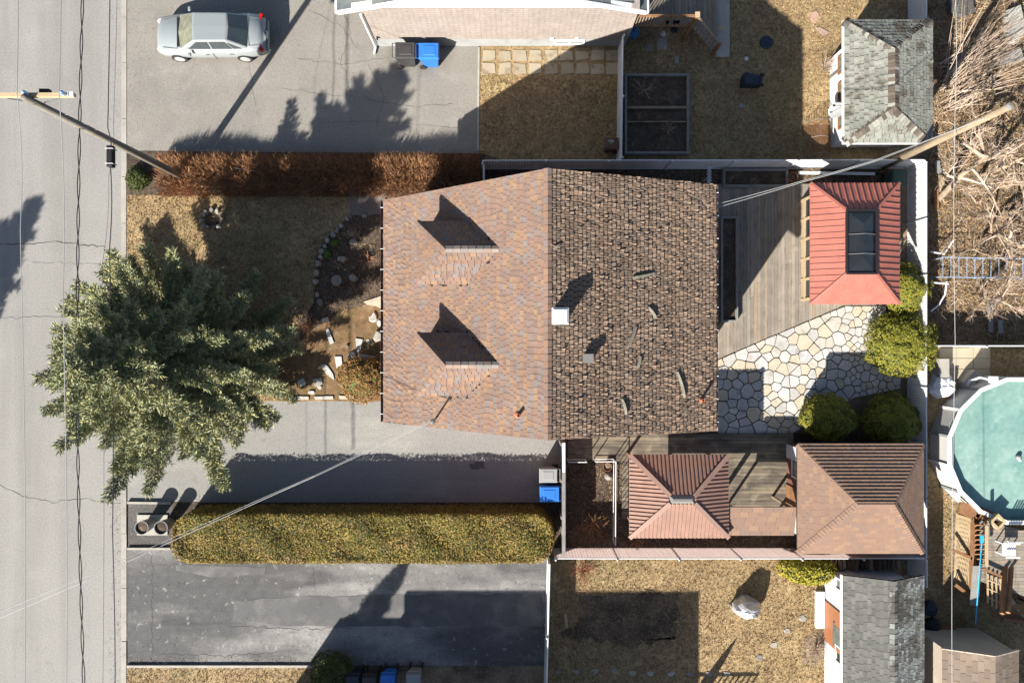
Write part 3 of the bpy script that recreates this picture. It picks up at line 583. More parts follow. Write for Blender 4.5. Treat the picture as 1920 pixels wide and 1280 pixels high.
# ---------------- neighbour house to the north ----------------
nh = thing('bungalow', 'neighbouring house with pale brick wall, white gable and grey roof', 'house', (-.6, 16, 0))
wx0, wx1, wy = P(708, 88).x, P(1172, 88).x, P(708, 88).y
MB().bb(wx0, wy, .75, wx1, wy+.2, 3.35).bb(wx0, wy+.2, .75, wx0+.2, wy+8, 3.35).bb(wx1-.2, wy+.2, .75, wx1, wy+8, 3.35).build('wall', M['brick_pale'], nh)
MB().bb(wx0+.02, wy+.02, 0, wx1-.02, wy+8, .75).build('foundation', M['foundation'], nh)
ex0, ex1, ez, rzz = P(632, 22, 3.1).x, P(1212, 22, 3.1).x, 3.1, 5.0; ym = wy-.03; rx = (ex0+ex1)/2
q = MB(); q.add([(ex0+.6, wy+.03, 3.35), (ex1-.6, wy+.03, 3.35), (rx, wy+.03, rzz-.2), (ex0+.6, wy+.2, 3.35), (ex1-.6, wy+.2, 3.35), (rx, wy+.2, rzz-.2)], [(0, 1, 2), (5, 4, 3), (0, 3, 4, 1), (1, 4, 5, 2), (2, 5, 3, 0)]); q.build('gable', M['white'], nh)
L_ = [(ex0, wy+9, ez), (ex0, ym+.06, ez), (rx, ym+.06, rzz), (rx, wy+9, rzz)]; R_ = [(ex1, ym+.06, ez), (ex1, wy+9, ez), (rx, wy+9, rzz), (rx, ym+.06, rzz)]
rf = slab_roof('roof', [L_, R_], .12, 'underlay', nh)
shingles(rf, [L_[0], L_[1], L_[2], L_[3]], 'shingle_slate', .15, .28, .004, .006, .04, 60, 21); shingles(rf, R_, 'shingle_slate', .15, .28, .004, .006, .04, 60, 22)
for a, s in ((ex0, 1), (ex1, -1)):
    q = MB(); q.add([(a, ym-.03, ez-.16), (a, ym-.03, ez+.04), (rx, ym-.03, rzz+.05), (rx, ym-.03, rzz-.2), (a, ym+.05, ez-.16), (a, ym+.05, ez+.04), (rx, ym+.05, rzz+.05), (rx, ym+.05, rzz-.2)], [(0, 1, 2, 3), (7, 6, 5, 4), (0, 4, 5, 1), (1, 5, 6, 2), (2, 6, 7, 3), (3, 7, 4, 0)]); q.build('rake_board', M['white'], nh)
    MB().bb(a-.1*s, ym, ez-.14, a-.01*s, wy+9, ez-.0).build('gutter', M['white'], nh)
MB().tube([(wx0-.06, wy-.06, 3.0), (wx0-.06, wy-.06, .15), (wx0-.12, wy-.35, .08)], .05, 8).build('downspout', M['white'], nh)
wc = P(1068, 76, .45); window(nh, 'y', wy+.02, wc.x, .28, .66, 1.25, -1, 'white', 'pane', 1)
for px in (1035, 1081): p = P(px, 68, .8); MB().bb(p.x-.08, wy-.07, .72, p.x+.08, wy-.003, .86).build('wall_box', M['white'], nh)
p = P(707, 64, 1.0); MB().bb(p.x-.03, wy-.12, .9, p.x+.03, wy-.003, 1.0).build('tap', M['black'], nh)

# deck behind it, with rails and steps
dk = thing('raised_deck', 'raised weathered wooden deck with railing and steps behind the pale brick house', 'deck', (*P(1260, 20)[:2], 0))
dz = 1.35; a = P(1184, 48, dz); b_ = P(1294, 48, dz); x = a.x
while x < b_.x-.05:
    MB().bb(x, a.y, dz-.035, x+.135, a.y+3.2, dz+U(0, .006)).build('plank', M['wood_grey'], dk); x += .145
for i in range(5):
    x0 = b_.x+.02+i*.27; z = dz-.2*(i+1); MB().bb(x0, a.y+.0-.12*i, z-.04, x0+.27, a.y+2.6, z).build('step', M['wood_grey'], dk)
    MB().bb(x0+.01, a.y-.12*i+.03, z-.2, x0+.03, a.y+2.6, z-.045).build('riser', M['wood_grey'], dk)
MB().bb(b_.x+1.42, a.y-.75, 0, b_.x+2.0, a.y+1.9, .1).build('landing_slab', M['concrete'], dk)
for z in (dz+.12, dz+.95): MB().bar((a.x, a.y-.06, z), (b_.x, a.y-.06, z), .09, .05).build('rail', M['wood_brown'], dk)
for i in range(20):
    x = a.x+.1+i*(b_.x-a.x-.1)/20; MB().bb(x, a.y-.085, dz+.14, x+.04, a.y-.045, dz+.93).build('baluster', M['wood_post'], dk)
MB().bb(b_.x-.05, a.y-.13, 0, b_.x+.07, a.y, dz+1.05).build('post', M['wood_brown'], dk); MB().bb(b_.x-.08, a.y-.16, dz+1.05, b_.x+.1, a.y+.03, dz+1.09).build('post_cap', M['wood_pale'], dk)
e = Vector((b_.x+1.3, a.y-.62, 0)); s_ = Vector((b_.x+.08, a.y-.08, dz))
for h in (.12, .9): MB().bar(s_+Vector((0, 0, h)), e+Vector((0, 0, h+.12)), .08, .05).build('rail', M['wood_post'], dk)
for i in range(8):
    p = s_.lerp(e, (i+.5)/8); MB().bb(p.x-.02, p.y-.02, p.z+.18, p.x+.02, p.y+.02, p.z+.95).build('baluster', M['wood_post'], dk)
MB().bb(e.x-.05, e.y-.05, 0, e.x+.05, e.y+.05, 1.1).build('post', M['wood_brown'], dk)
for i, px in enumerate((1250, 1264, 1270)):
    p = P(px, 33, dz+.5); tag(MB().lathe([(.05, 0), (.075, .14), (.06, .14), (.05, .05)], (p.x, a.y-.16, dz+.5), 10).build('flower_pot', M['black']), ('small black pot hung on deck rail, leftmost of three', 'small black pot hung on deck rail, middle of three', 'small black pot hung on deck rail, rightmost of three')[i], 'pot', 'pots on the deck rail')

# ---------------- generic hip roofed shed ----------------
def hip(root, x0, y0, x1, y1, ze, r0, r1, zr, m, e, w, curl, thick, gap, nind, capm, seeds=0, vertical=False, under='underlay', cap_w=.24, mats=None):
    a, b, c, d = (x0, y0, ze), (x1, y0, ze), (x1, y1, ze), (x0, y1, ze); R0 = (*r0, zr); R1 = (*r1, zr)
    if vertical: pls = [[a, b, R0], [b, c, R1, R0], [c, d, R1], [d, a, R0, R1]]; hips = [(a, R0), (b, R0), (c, R1), (d, R1)]      # ridge along y, r0 south
    else: pls = [[a, b, R1, R0], [b, c, R1], [c, d, R0, R1], [d, a, R0]]; hips = [(a, R0), (d, R0), (b, R1), (c, R1)]
    rf = slab_roof('roof', pls, .1, under, root)
    for i, pl in enumerate(pls): shingles(rf, pl, mats[i] if mats else m, e, w, curl[i] if isinstance(curl, tuple) else curl, thick[i] if isinstance(thick, tuple) else thick, gap, nind, seeds+i)
    for p, q in hips: caps(rf, p, q, cap_w, .014, capm, .13)
    caps(rf, R0, R1, cap_w, .014, capm, .13)
    return rf
# north-east shed
A = P(1583, 268, 2.6); B = P(1748, 38, 2.6)
sh = thing('garden_shed', 'white shed with worn mossy grey hip roof and dish in upper yard', 'shed', ((A.x+B.x)/2, (A.y+B.y)/2, 0))
hip(sh, A.x, A.y, B.x, B.y, 2.6, P(1677, 200, 3.25)[:2], P(1677, 92, 3.25)[:2], 3.25, 'shingle_grey', .17, .28, .02, .014, .09, 70, 'cap_worn', 30, True, cap_w=.42)
wx, wy0 = P(1553, 278).x+.05, P(1553, 277).y
wall_box('wall', wx, wy0, B.x-.25, B.y-.45, 0, 2.55, .1, 'siding', sh)
for s in (0, 1):
    MB().bb(A.x-.02, A.y-.02, 2.45, B.x+.02, A.y+.03, 2.6).build('fascia', M['white'], sh) if s else MB().bb(A.x-.03, A.y+.03, 2.45, A.x+.02, B.y, 2.6).build('fascia', M['white'], sh)
for py in (118, 168, 222):
    c = P(1575, py, 1.2).y; window(sh, 'x', wx, c, .85, 2.0, .75, -1, 'wood_brown', 'pane', 0)
MB().bb(wx-.05, P(1560, 150).y, .1, wx-.004, P(1560, 148).y+.06, 2.3).build('corner_trim', M['grey_metal'], sh)
p = P(1568, 207, 1.35); q = MB(); n_ = 14; ax = Vector((-.75, -.35, .55)).normalized(); u_ = ax.cross(Vector((0, 0, 1))).normalized(); v_ = ax.cross(u_)
vs = [p-ax*.07]+[p-ax*.07*(1-k*k)+(u_*math.cos(t)*.8+v_*math.sin(t))*.36*k for k in (.5, 1) for t in (2*math.pi*i/n_ for i in range(n_))]
fs = [(0, 1+i, 1+(i+1) % n_) for i in range(n_)]+[(1+i, 1+n_+i, 1+n_+(i+1) % n_, 1+(i+1) % n_) for i in range(n_)]
q.add(vs, fs); sd = thing('satellite_dish', 'grey oval satellite dish on the white shed wall', 'dish', (wx, p.y, 1.1)); q.build('reflector', M['bin_grey'], sd, True)
MB().tube([(wx-.003, p.y, 1.15), p-ax*.08], .025, 6).build('bracket', M['grey_metal'], sd); MB().tube([p-ax*.02-v_*.34, p+ax*.4], .012, 5).build('feed_arm', M['grey_metal'], sd)
MB().obox(p+ax*.42, (.09, .07, .07)).build('feed_horn', M['grey_metal'], sd)

# brown shingled hip shed
A = P(1495, 1037, 2.5); B = P(1731, 832, 2.5)
sb = thing('garden_shed', 'large shed with smooth brown shingle hip roof beside south fence', 'shed', ((A.x+B.x)/2, (A.y+B.y)/2, 0))
hip(sb, A.x, A.y, B.x, B.y, 2.5, P(1608, 945, 3.45)[:2], P(1676, 945, 3.45)[:2], 3.45, 'shingle_brown', .14, .26, (.004, .004, .006, .004), (.005, .012, .05, .005), .02, 70, 'shingle_brown', 40)
wx, wyt = P(1472, 900).x, P(1500, 828).y
wall_box('wall', wx, A.y+.4, B.x-.3, wyt-.05, 0, 2.45, .1, 'brick_red', sb)
MB().bb(wx-.03, wyt-.62, 0, wx-.003, wyt-.06, 2.4).build('white_panel', M['siding'], sb)
window(sb, 'x', wx, P(1490, 880, 1.3).y, .8, 1.7, .8, -1, 'white', 'pane', 0)
d = MB().bb(wx-.05, P(1480, 945).y, .1, wx-.003, P(1480, 905).y, 2.1).build('door', M['wood_brown'], sb); MB().bb(wx-.09, P(1480, 909).y, 1.0, wx-.052, P(1480, 907).y, 1.1).build('handle', M['steel'], sb)
MB().bb(wx-.06, A.y+.4, 0, wx-.003, A.y+1.1, 2.3).build('white_panel', M['white'], sb)
# little lean-to roof between pavilion and shed
A2 = P(1366, 1003, 2.1); B2 = P(1496, 950, 2.4); lt = thing('lean_to', 'narrow brown shingled lean-to roof joining pavilion and brown shed', 'shelter', ((A2.x+B2.x)/2, (A2.y+B2.y)/2, 0))
pl = [(A2.x, A2.y, 2.1), (B2.x-.03, A2.y, 2.1), (B2.x-.03, B2.y, 2.4), (A2.x, B2.y, 2.4)]
rf = slab_roof('roof', [pl], .08, 'grey_metal', lt); shingles(rf, pl, 'shingle_brown', .2, .42, .003, .006, .03, 60, 50)
for x in (A2.x+.1, B2.x-.2): MB().bb(x, A2.y+.1, 0, x+.09, A2.y+.19, 2.02).bb(x, B2.y-.15, 0, x+.09, B2.y-.06, 2.25).build('post', M['wood_post'], lt)

# white shed with grey gable roof
E0 = P(1581, 1078, 2.3); Rg = P(1676, 1092, 2.95); E1 = P(1732, 1084, 2.3); ys = -18.0; yn = E0.y
sg = thing('garden_shed', 'white shed with dark grey shingles and orange door in lower yard', 'shed', (Rg.x, -14, 0))
WL = [(E0.x, yn, 2.3), (E0.x, ys, 2.3), (Rg.x, ys, 2.95), (Rg.x, yn, 2.95)]; EL_ = [(E1.x, ys, 2.3), (E1.x, yn, 2.3), (Rg.x, yn, 2.95), (Rg.x, ys, 2.95)]
rf = slab_roof('roof', [WL, EL_], .09, 'underlay', sg); shingles(rf, WL, 'shingle_dark', .14, .3, .012, .006, .04, 150, 60); shingles(rf, EL_, 'shingle_worn', .13, .28, .02, .01, .07, 150, 61)
caps(rf, (Rg.x, ys, 2.955), (Rg.x, yn, 2.955), .3, .014, 'shingle_worn', .2)
wx = P(1545, 1170).x; wyn = P(1600, 1062).y
q = MB(); e1 = E1.x-.2
q.bb(wx, ys+.2, 0, wx+.1, wyn-.1, 2.28).bb(e1-.1, ys+.2, 0, e1, wyn-.1, 2.28)
for yy in (wyn-.1, ys+.1):
    q.add([(wx, yy, 0), (e1, yy, 0), (e1, yy, 2.25), (Rg.x, yy, 2.86), (wx, yy, 2.25)]+[(wx, yy+.1, 0), (e1, yy+.1, 0), (e1, yy+.1, 2.25), (Rg.x, yy+.1, 2.86), (wx, yy+.1, 2.25)], [(0, 1, 2, 3, 4), (9, 8, 7, 6, 5)]+[(i, 5+i, 5+(i+1) % 5, (i+1) % 5) for i in range(5)])
q.build('wall', M['siding'], sg)
MB().bb(E0.x-.06, ys, 2.16, E0.x-.005, yn, 2.27).build('gutter', M['white'], sg)
d = MB().bb(wx-.05, P(1550, 1196).y, .15, wx-.003, P(1550, 1122).y, 2.05).build('door', M['door_orange'], sg); MB().bb(wx-.058, P(1550, 1190).y, .9, wx-.051, P(1550, 1152).y, 1.9).build('pane', M['pane'], d)
MB().bb(wx-.1, P(1550, 1150).y, 1.0, wx-.052, P(1550, 1147).y, 1.1).build('handle', M['steel'], d)
window(sg, 'x', wx, P(1573, 1097, 1.5).y, 1.1, 1.8, .5, -1, 'white', 'pane', 0); window(sg, 'x', wx, P(1573, 1230, 1.5).y, 1.1, 1.8, .7, -1, 'white', 'glass_dark', 0)
st = thing('doorstep', 'white board doorstep in front of the orange shed door', 'step', (*P(1537, 1140)[:2], 0))
for i in range(4): a = P(1527, 1106+i*17); MB().bb(a.x, a.y-.38, 0, wx-.06, a.y, .2+.003*(i % 2)).build('board', M['white'], st)

# tan shed at the lower right
ts = thing('garden_shed', 'small shed with tan shingle roof and shaded siding, lower right corner', 'shed', (19.8, -14, 0))
yb = P(1800, 1176).y; xl = P(1738, 1190).x+.1; xr2 = P(1902, 1176).x-.6; zr2 = 2.75; el = P(1770, 1214, 2.15); rg = P(1866, 1232, zr2); er = P(1910, 1216, 2.3)
xl = el.x+.08; xr2 = er.x-.08
q = MB(); pr = [(xl, 0), (xr2, 0), (xr2, 2.2), (rg.x, zr2-.1), (xl, 2.05)]
for yy in (yb-.1, -18.1): q.add([(x, yy, z) for x, z in pr]+[(x, yy+.1, z) for x, z in pr], [(0, 1, 2, 3, 4), (9, 8, 7, 6, 5)]+[(i, 5+i, 5+(i+1) % 5, (i+1) % 5) for i in range(5)])
q.bb(xl, -18, 0, xl+.1, yb-.1, 2.04).bb(xr2-.1, -18, 0, xr2, yb-.1, 2.15); q.build('wall', M['siding_tan'], ts)
WL = [(el.x-.05, yb+.02, 2.1), (el.x-.05, -18.2, 2.1), (rg.x, -18.2, zr2), (rg.x, yb+.02, zr2)]; EL_ = [(er.x+.05, -18.2, 2.22), (er.x+.05, yb+.02, 2.22), (rg.x, yb+.02, zr2), (rg.x, -18.2, zr2)]
rf = slab_roof('roof', [WL, EL_], .07, 'siding_tan', ts); shingles(rf, WL, 'shingle_tan', .2, .4, .004, .006, .04, 60, 70); shingles(rf, EL_, 'shingle_tan', .2, .4, .004, .006, .04, 40, 71)
for s, a in ((0, WL), (1, EL_)):
    p0, p1 = Vector(a[0 if s == 0 else 1]), Vector(a[3 if s == 0 else 2]); MB().bar(p0+Vector((0, .03, -.03)), p1+Vector((0, .03, -.03)), .04, .12).build('rake_board', M['siding_tan'], ts)

# ---------------- red gazebo ----------------
A = P(1519, 570, 2.4); B = P(1687, 343, 2.4); S0 = P(1589, 511, 2.95); S1 = P(1641, 396, 2.95)
gz = thing('gazebo', 'wooden gazebo with red metal hip roof and long dark skylight', 'gazebo', ((A.x+B.x)/2, (A.y+B.y)/2, .1))
a, b_, c, d = (A.x, A.y, 2.4), (B.x, A.y, 2.4), (B.x, B.y, 2.4), (A.x, B.y, 2.4); ta, tb, tc, td = (S0.x, S0.y, 2.95), (S1.x, S0.y, 2.95), (S1.x, S1.y, 2.95), (S0.x, S1.y, 2.95)
pls = [[a, b_, tb, ta], [b_, c, tc, tb], [c, d, td, tc], [d, a, ta, td]]
rf = slab_roof('roof', pls, .05, 'red_metal', gz)
for i, pl in enumerate(pls): ribs(rf, pl, (.115, .235, .235, .235)[i], (.022, .035, .035, .03)[i], (.016, .03, .03, .026)[i], 'red_metal')
for p, q_ in ((a, ta), (b_, tb), (c, tc), (d, td)): MB().bar(Vector(p)+Vector((0, 0, .03)), Vector(q_)+Vector((0, 0, .03)), .11, .03).build('hip_cap', M['red_metal'], rf)
f = MB(); w_ = .07
f.bb(S0.x-w_, S0.y-w_, 2.9, S1.x+w_, S0.y, 3.02).bb(S0.x-w_, S1.y, 2.9, S1.x+w_, S1.y+w_, 3.02).bb(S0.x-w_, S0.y, 2.9, S0.x, S1.y, 3.02).bb(S1.x, S0.y, 2.9, S1.x+w_, S1.y, 3.02)
sk = f.build('skylight_frame', M['black'], gz)
e0, e1 = (S0.x+.02, S0.y+.02, 2.95), (S1.x-.02, S1.y-.02, 2.95); mx = (e0[0]+e1[0])/2; k0, k1 = (mx, e0[1]+.5, 3.15), (mx, e1[1]-.5, 3.15)
q0, q1, q2, q3 = (e0[0], e0[1], 2.95), (e1[0], e0[1], 2.95), (e1[0], e1[1], 2.95), (e0[0], e1[1], 2.95)
for pl in ([q0, q1, k0], [q1, q2, k1, k0], [q2, q3, k1], [q3, q0, k0, k1]): slab_roof('pane', [pl], .012, 'skylight', sk)
for t in (.3, .62): yy = S0.y+t*(S1.y-S0.y); MB().bar((e0[0], yy, 2.99), (mx, yy, 3.19), .02).bar((mx, yy, 3.19), (e1[0], yy, 2.99), .02).build('glazing_bar', M['grey_metal'], sk)
wx = P(1499, 450).x; we = B.x-.45; wy0, wy1 = A.y+.3, B.y-.25
for yy0, yy1 in ((wy0, wy1),):
    n = 5; stp = (yy1-yy0)/n
    for i in range(n+1): yy = yy0+i*stp; MB().bb(wx-.02, yy-.05, .15, wx+.1, yy+.05, 2.4).build('post', M['wood_pale'], gz)
    for i in range(n):
        y0_, y1_ = yy0+i*stp+.05, yy0+(i+1)*stp-.05; nb = 7
        for k in range(nb): ya = y0_+k*(y1_-y0_)/nb; MB().bb(wx+.01, ya+.004, .15, wx+.06, ya+(y1_-y0_)/nb-.004, .48).build('board', M['wood_pale'], gz)
        MB().bb(wx-.03, y0_, .48, wx+.1, y1_, .55).build('rail', M['wood_pale'], gz)
        q = MB(); MB().bb(wx+.03, y0_+.004, .555, wx+.045, y1_-.004, 2.15).build('screen', M['glass_dark'], gz)
        MB().bb(wx-.0, y0_, 2.15, wx+.08, y1_, 2.36).build('header', M['wood_pale'], gz)
for yy in (wy0, wy1):
    o = .02 if yy == wy0 else -.06
    for k in range(10): xa = wx+.14+k*(we-wx-.2)/10; MB().bb(xa, yy+o, .15, xa+(we-wx-.2)/10-.01, yy+o+.04, .8).build('board', M['wood_pale'], gz)
    MB().bb(wx+.14, yy+o, .805, we-.06, yy+o+.05, .87).build('rail', M['wood_pale'], gz); MB().bb(wx+.14, yy+o+.01, .875, we-.06, yy+o+.025, 2.15).build('screen', M['glass_dark'], gz)
for yy in (wy0, (wy0+wy1)/2, wy1): MB().bb(we-.05, yy-.05, .03, we+.05, yy+.05, 2.4).build('post', M['wood_pale'], gz)

# ---------------- brown pavilion ----------------
A = P(1180, 1008, 2.35); B = P(1366, 852, 2.35); zt = 2.9; S0 = P(1256, 943, zt); S1 = P(1302, 929, zt)
pv = thing('pavilion', 'open pavilion with ribbed brown metal hip roof over the side deck', 'pavilion', ((A.x+B.x)/2, (A.y+B.y)/2, .1))
a, b_, c, d = (A.x, A.y, 2.35), (B.x, A.y, 2.35), (B.x, B.y, 2.35), (A.x, B.y, 2.35); ta, tb, tc, td = (S0.x, S0.y, zt), (S1.x, S0.y, zt), (S1.x, S1.y, zt), (S0.x, S1.y, zt)
pls = [[a, b_, tb, ta], [b_, c, tc, tb], [c, d, td, tc], [d, a, ta, td]]
rf = slab_roof('roof', pls, .05, 'brown_metal', pv)
for i, pl in enumerate(pls): ribs(rf, pl, .155, .075, (.03, .04, .032, .04)[i], 'brown_metal')
for p, q_ in ((a, ta), (b_, tb), (c, tc), (d, td)): MB().bar(Vector(p)+Vector((0, 0, .05)), Vector(q_)+Vector((0, 0, .05)), .17, .04).build('hip_cap', M['brown_cap'], rf)
q = MB(); q.prism([(S0.x-.03, S0.y-.03), (S1.x+.03, S0.y-.03), (S1.x+.03, S1.y+.03), (S0.x-.03, S1.y+.03)], zt-.02, zt+.12, [(S0.x+.1, S0.y+.1), (S1.x-.1, S0.y+.1), (S1.x-.1, S1.y-.1), (S0.x+.1, S1.y-.1)]); q.build('ridge_vent', M['grey_metal'], pv)
for x in (A.x+.25, B.x-.3):
    for yy in (A.y+.25, B.y-.35): MB().bb(x, yy, .1, x+.1, yy+.1, 2.38).build('post', M['brown_metal'], pv)
for yy in (A.y+.25, B.y-.35): MB().bb(A.x+.36, yy+.01, 2.2, B.x-.31, yy+.09, 2.33).build('beam', M['brown_metal'], pv)

# ---------------- timber decks, each board on its own ----------------
def deck(root, poly, z, along, wd, m, th=.035, gap=.008, joints=0.0):
    pts = XY(poly, z); ax = 0 if along == 'y' else 1; lo = min(p[ax] for p in pts); hi = max(p[ax] for p in pts); x = lo
    while x < hi-.03:
        x1 = min(x+wd-gap, hi); a = urange(pts, x+.001, ax); b = urange(pts, x1-.001, ax)
        if a and b:
            cuts = [0, 1]
            if joints and random.random() < joints: cuts = [0, U(.25, .75), 1]
            zz = z+U(0, .005)
            for t0, t1 in zip(cuts, cuts[1:]):
                g = .004 if len(cuts) > 2 else 0
                la, lb = a[0]+(a[1]-a[0])*t0+g, b[0]+(b[1]-b[0])*t0+g; ha, hb = a[0]+(a[1]-a[0])*t1-g, b[0]+(b[1]-b[0])*t1-g
                pl = [(x, la), (x1, lb), (x1, hb), (x, ha)]
                if ax == 1: pl = [(q[1], q[0]) for q in pl]
                MB().prism(pl, zz-th, zz).build('plank', M[m], root)
        x += wd
dk1 = thing('garden_deck', 'weathered plank deck between house and red gazebo', 'deck', (*P(1440, 480)[:2], 0))
deck(dk1, [(1343, 345), (1690, 345), (1690, 572), (1582, 572), (1343, 674)], .14, 'y', .145, 'wood_grey', joints=.3)
pts = XY([(1343, 346), (1689, 346), (1689, 570), (1582, 570), (1344, 672)]); MB().prism(pts, .02, .1).build('joist_frame', M['bark_dark'], dk1)
dk2 = thing('side_deck', 'dark weathered deck boards between house and brown pavilion', 'deck', (*P(1280, 890)[:2], 0))
deck(dk2, [(1064, 813), (1488, 813), (1488, 972), (1166, 972), (1166, 864), (1064, 864)], .2, 'x', .15, 'wood_dark', joints=.8)
MB().prism(XY([(1166, 815), (1486, 815), (1486, 970), (1166, 970)]), .03, .16).build('joist_frame', M['bark_dark'], dk2)
a = P(1064, 856, .2); b_ = P(1166, 866, .2)

# ---------------- flagstone patio ----------------
def cells(poly, n, gap, seed, small=None):
    r = random.Random(seed); xs = [p[0] for p in poly]; ys = [p[1] for p in poly]; sd_ = []; tries = 0
    while len(sd_) < n and tries < 60000:
        tries += 1; p = (r.uniform(min(xs), max(xs)), r.uniform(min(ys), max(ys)))
        if not inpoly(*p, poly): continue
        dm = (small(p) if small else .3)*r.uniform(.75, 1.3)
        if all((p[0]-q[0])**2+(p[1]-q[1])**2 > (dm*.5+q[2]*.5)**2 for q in sd_): sd_.append((*p, dm))
    out = []
    for i, p in enumerate(sd_):
        c = poly
        for j, q in enumerate(sd_):
            if i == j: continue
            dx, dy = q[0]-p[0], q[1]-p[1]; L = math.hypot(dx, dy)
            if L > 2.5: continue
            t = .5+.12*(p[2]-q[2])/max(p[2], q[2]); g = gap*r.uniform(.35, 1.1)/2/L
            c = clip(c, p[0]+dx*(t-g), p[1]+dy*(t-g), dx, dy)
            if len(c) < 3: break
        if len(c) >= 3: out.append(c)
    return out
fp = thing('flagstone_patio', 'sunlit crazy paving patio of pale irregular flagstones', 'patio', (*P(1480, 720)[:2], .02))
pat = XY([(1343, 676), (1430, 638), (1520, 600), (1584, 574), (1658, 574), (1664, 600), (1640, 640), (1650, 690), (1690, 692), (1686, 728), (1600, 745), (1540, 780), (1484, 812), (1343, 812)])
for c in cells(pat, 320, .045, 3, lambda p: (.56 if p[1] < .1+(p[0]-9)*.22 and p[0] < 14.2 else .34)*(1 if random.random() < .6 else .62)):
    cx = sum(p[0] for p in c)/len(c); cy = sum(p[1] for p in c)/len(c); big = []
    for i in range(len(c)):                      # chip the corners
        a = Vector(c[i-1]); b_ = Vector(c[i]); n_ = Vector(c[(i+1) % len(c)])
        if (b_-a).length > .06 and (n_-b_).length > .06: k = U(.04, .14); big += [tuple(b_.lerp(a, k)), tuple(b_.lerp(n_, k))]
        else: big.append(tuple(b_))
    h = U(.055, .075); MB().prism(big, .01, h, [(cx+(x-cx)*.975, cy+(y-cy)*.975) for x, y in big]).build('flagstone', M['flag'], fp)

# ---------------- fences ----------------
def fence(label, a, b, h, m='white_slat', pitch=.12, post=2.4, rail_w=.06, name='slat_fence', z0=.0):
    a = Vector((*a, 0)); b = Vector((*b, 0)); d = (b-a); L = d.length; d.normalize(); n = Vector((-d.y, d.x, 0)); R = d.to_track_quat('X', 'Z').to_matrix()
    rt = thing(name, label, 'fence', (a+b)/2, 'white slat fences'); q = MB(); k = int(L/pitch)
    for i in range(k):
        c = a+d*((i+.5)*L/k)+Vector((0, 0, (h+z0)/2+.02)); off = n*U(-.004, .004); q.obox(c+off, (L/k*.9, .025, h-z0-.06), R)
    tag(q.build('slat_panel', M[m], rt), kind='stuff')
    MB().tube([a+Vector((0, 0, h)), b+Vector((0, 0, h))], rail_w/2, 8).build('top_rail', M['white'], rt)
    MB().tube([a+Vector((0, 0, .08))-n*.03, b+Vector((0, 0, .08))-n*.03], .018, 6).build('bottom_rail', M['white'], rt)
    k = max(1, round(L/post))
    for i in range(k+1):
        c = a+d*(L*i/k)-n*.045; MB().tube([c+Vector((0, 0, -.02)), c+Vector((0, 0, h+.05))], .032, 8).build('post', M['white'], rt); MB().lathe([(.042, 0), (.042, .03), (.015, .06)], c+Vector((0, 0, h+.05)), 8).build('post_cap', M['white'], rt)
    return rt
NY = 7.3; EX = 16.8; SY = -8.76
fence('long white slat fence behind the house roof and red gazebo', (P(906, 300, 1.3).x, NY+.03), (EX-.1, NY+.06), 1.3)
fence('short white slat fence running from fence corner to house front roof', (P(907, 300, 1.3).x, NY-.1), (P(907, 345, 1.3).x, 5.3), 1.3)
fence('white slat fence between the side lawn and wooden raised beds', (P(1165, 300, 1.3).x, NY+.15), (P(1168, 72, 1.3).x, 12.4), 1.3)
fence('tall white slat fence between round shrubs and the pool yard', (EX, NY-.05), (EX, SY+.05), 1.32)
fence('white slat fence beside the mossy grey shed top corner', (EX, 12.55), (EX, 17), 1.32)
fence('pinkish white slat fence below the brown pavilion', (P(1042, 1044, 1.4).x, SY), (EX-.1, SY), 1.4, 'beige_slat')
fence('short white slat fence at the end of firewood pile', (EX, SY-.1), (EX, -9.9), 1.35)
fence('white slat fence between south driveway and lower back yard', (P(1031, 1058, 1.3).x, SY-.25), (P(1024, 1300, 1.3).x, -15), 1.3)
fence('low white slat fence between pool paving and the bare trees', (EX+.35, P(0, 648, 1.0).y), (24, P(0, 648, 1.0).y), 1.0)
# timber gate line between driveway and side garden
g = thing('timber_fence', 'narrow grey timber fence with white top beside the blue bin', 'fence', (2.1, -6, 0))
xg = P(1057, 900, 1.5).x; y0, y1 = P(1057, 830, 1.5).y, SY+.06; k = int((y0-y1)/.16)
for i in range(k): yy = y1+(y0-y1)*i/k; MB().bb(xg-.012, yy+.004, .05, xg+.012, yy+(y0-y1)/k-.006, 1.45+U(-.01, .01)).build('board', M['wood_weathered'], g)
MB().bb(xg-.07, y1, 1.46, xg+.07, y0-1.2, 1.5).build('top_board', M['wood_weathered'], g); MB().bb(xg-.06, y0-1.19, 1.46, xg+.06, y0, 1.51).build('top_board', M['white'], g)
for i in range(4): yy = y1+.1+(y0-y1-.2)*i/3; MB().bb(xg-.11, yy-.05, 0, xg-.013, yy+.05, 1.45).build('post', M['wood_weathered'], g)
# white pipe rail frames round the side garden
rl = thing('garden_rail', 'white pipe rail frame around the side garden bed', 'railing', (*P(1110, 930)[:2], 0))
c0, c1, c2, c3 = P(1066, 866, .9), P(1100, 866, .9), P(1117, 865, .9), P(1155, 865, .9); c4 = P(1154, 1022, .9)
for a, b_ in ((c0, c1), (c2, c3), (c3, c4)):
    MB().tube([a, b_], .022, 6).build('rail', M['white'], rl); MB().tube([a-Vector((0, 0, .6)), b_-Vector((0, 0, .6))], .018, 6).build('rail', M['white'], rl)
    for p in (a, b_): MB().tube([Vector((p.x, p.y, 0)), p], .024, 6).build('post', M['white'], rl)
for i in range(14):
    a = c3.lerp(c4, (i+.3)/14); b_ = c3.lerp(c4, (i+1.0)/14); MB().bar((a.x+.12, a.y, .32), (b_.x+.02, b_.y, .86), .03, .02).build('lattice_slat', M['slab_pink'], rl)

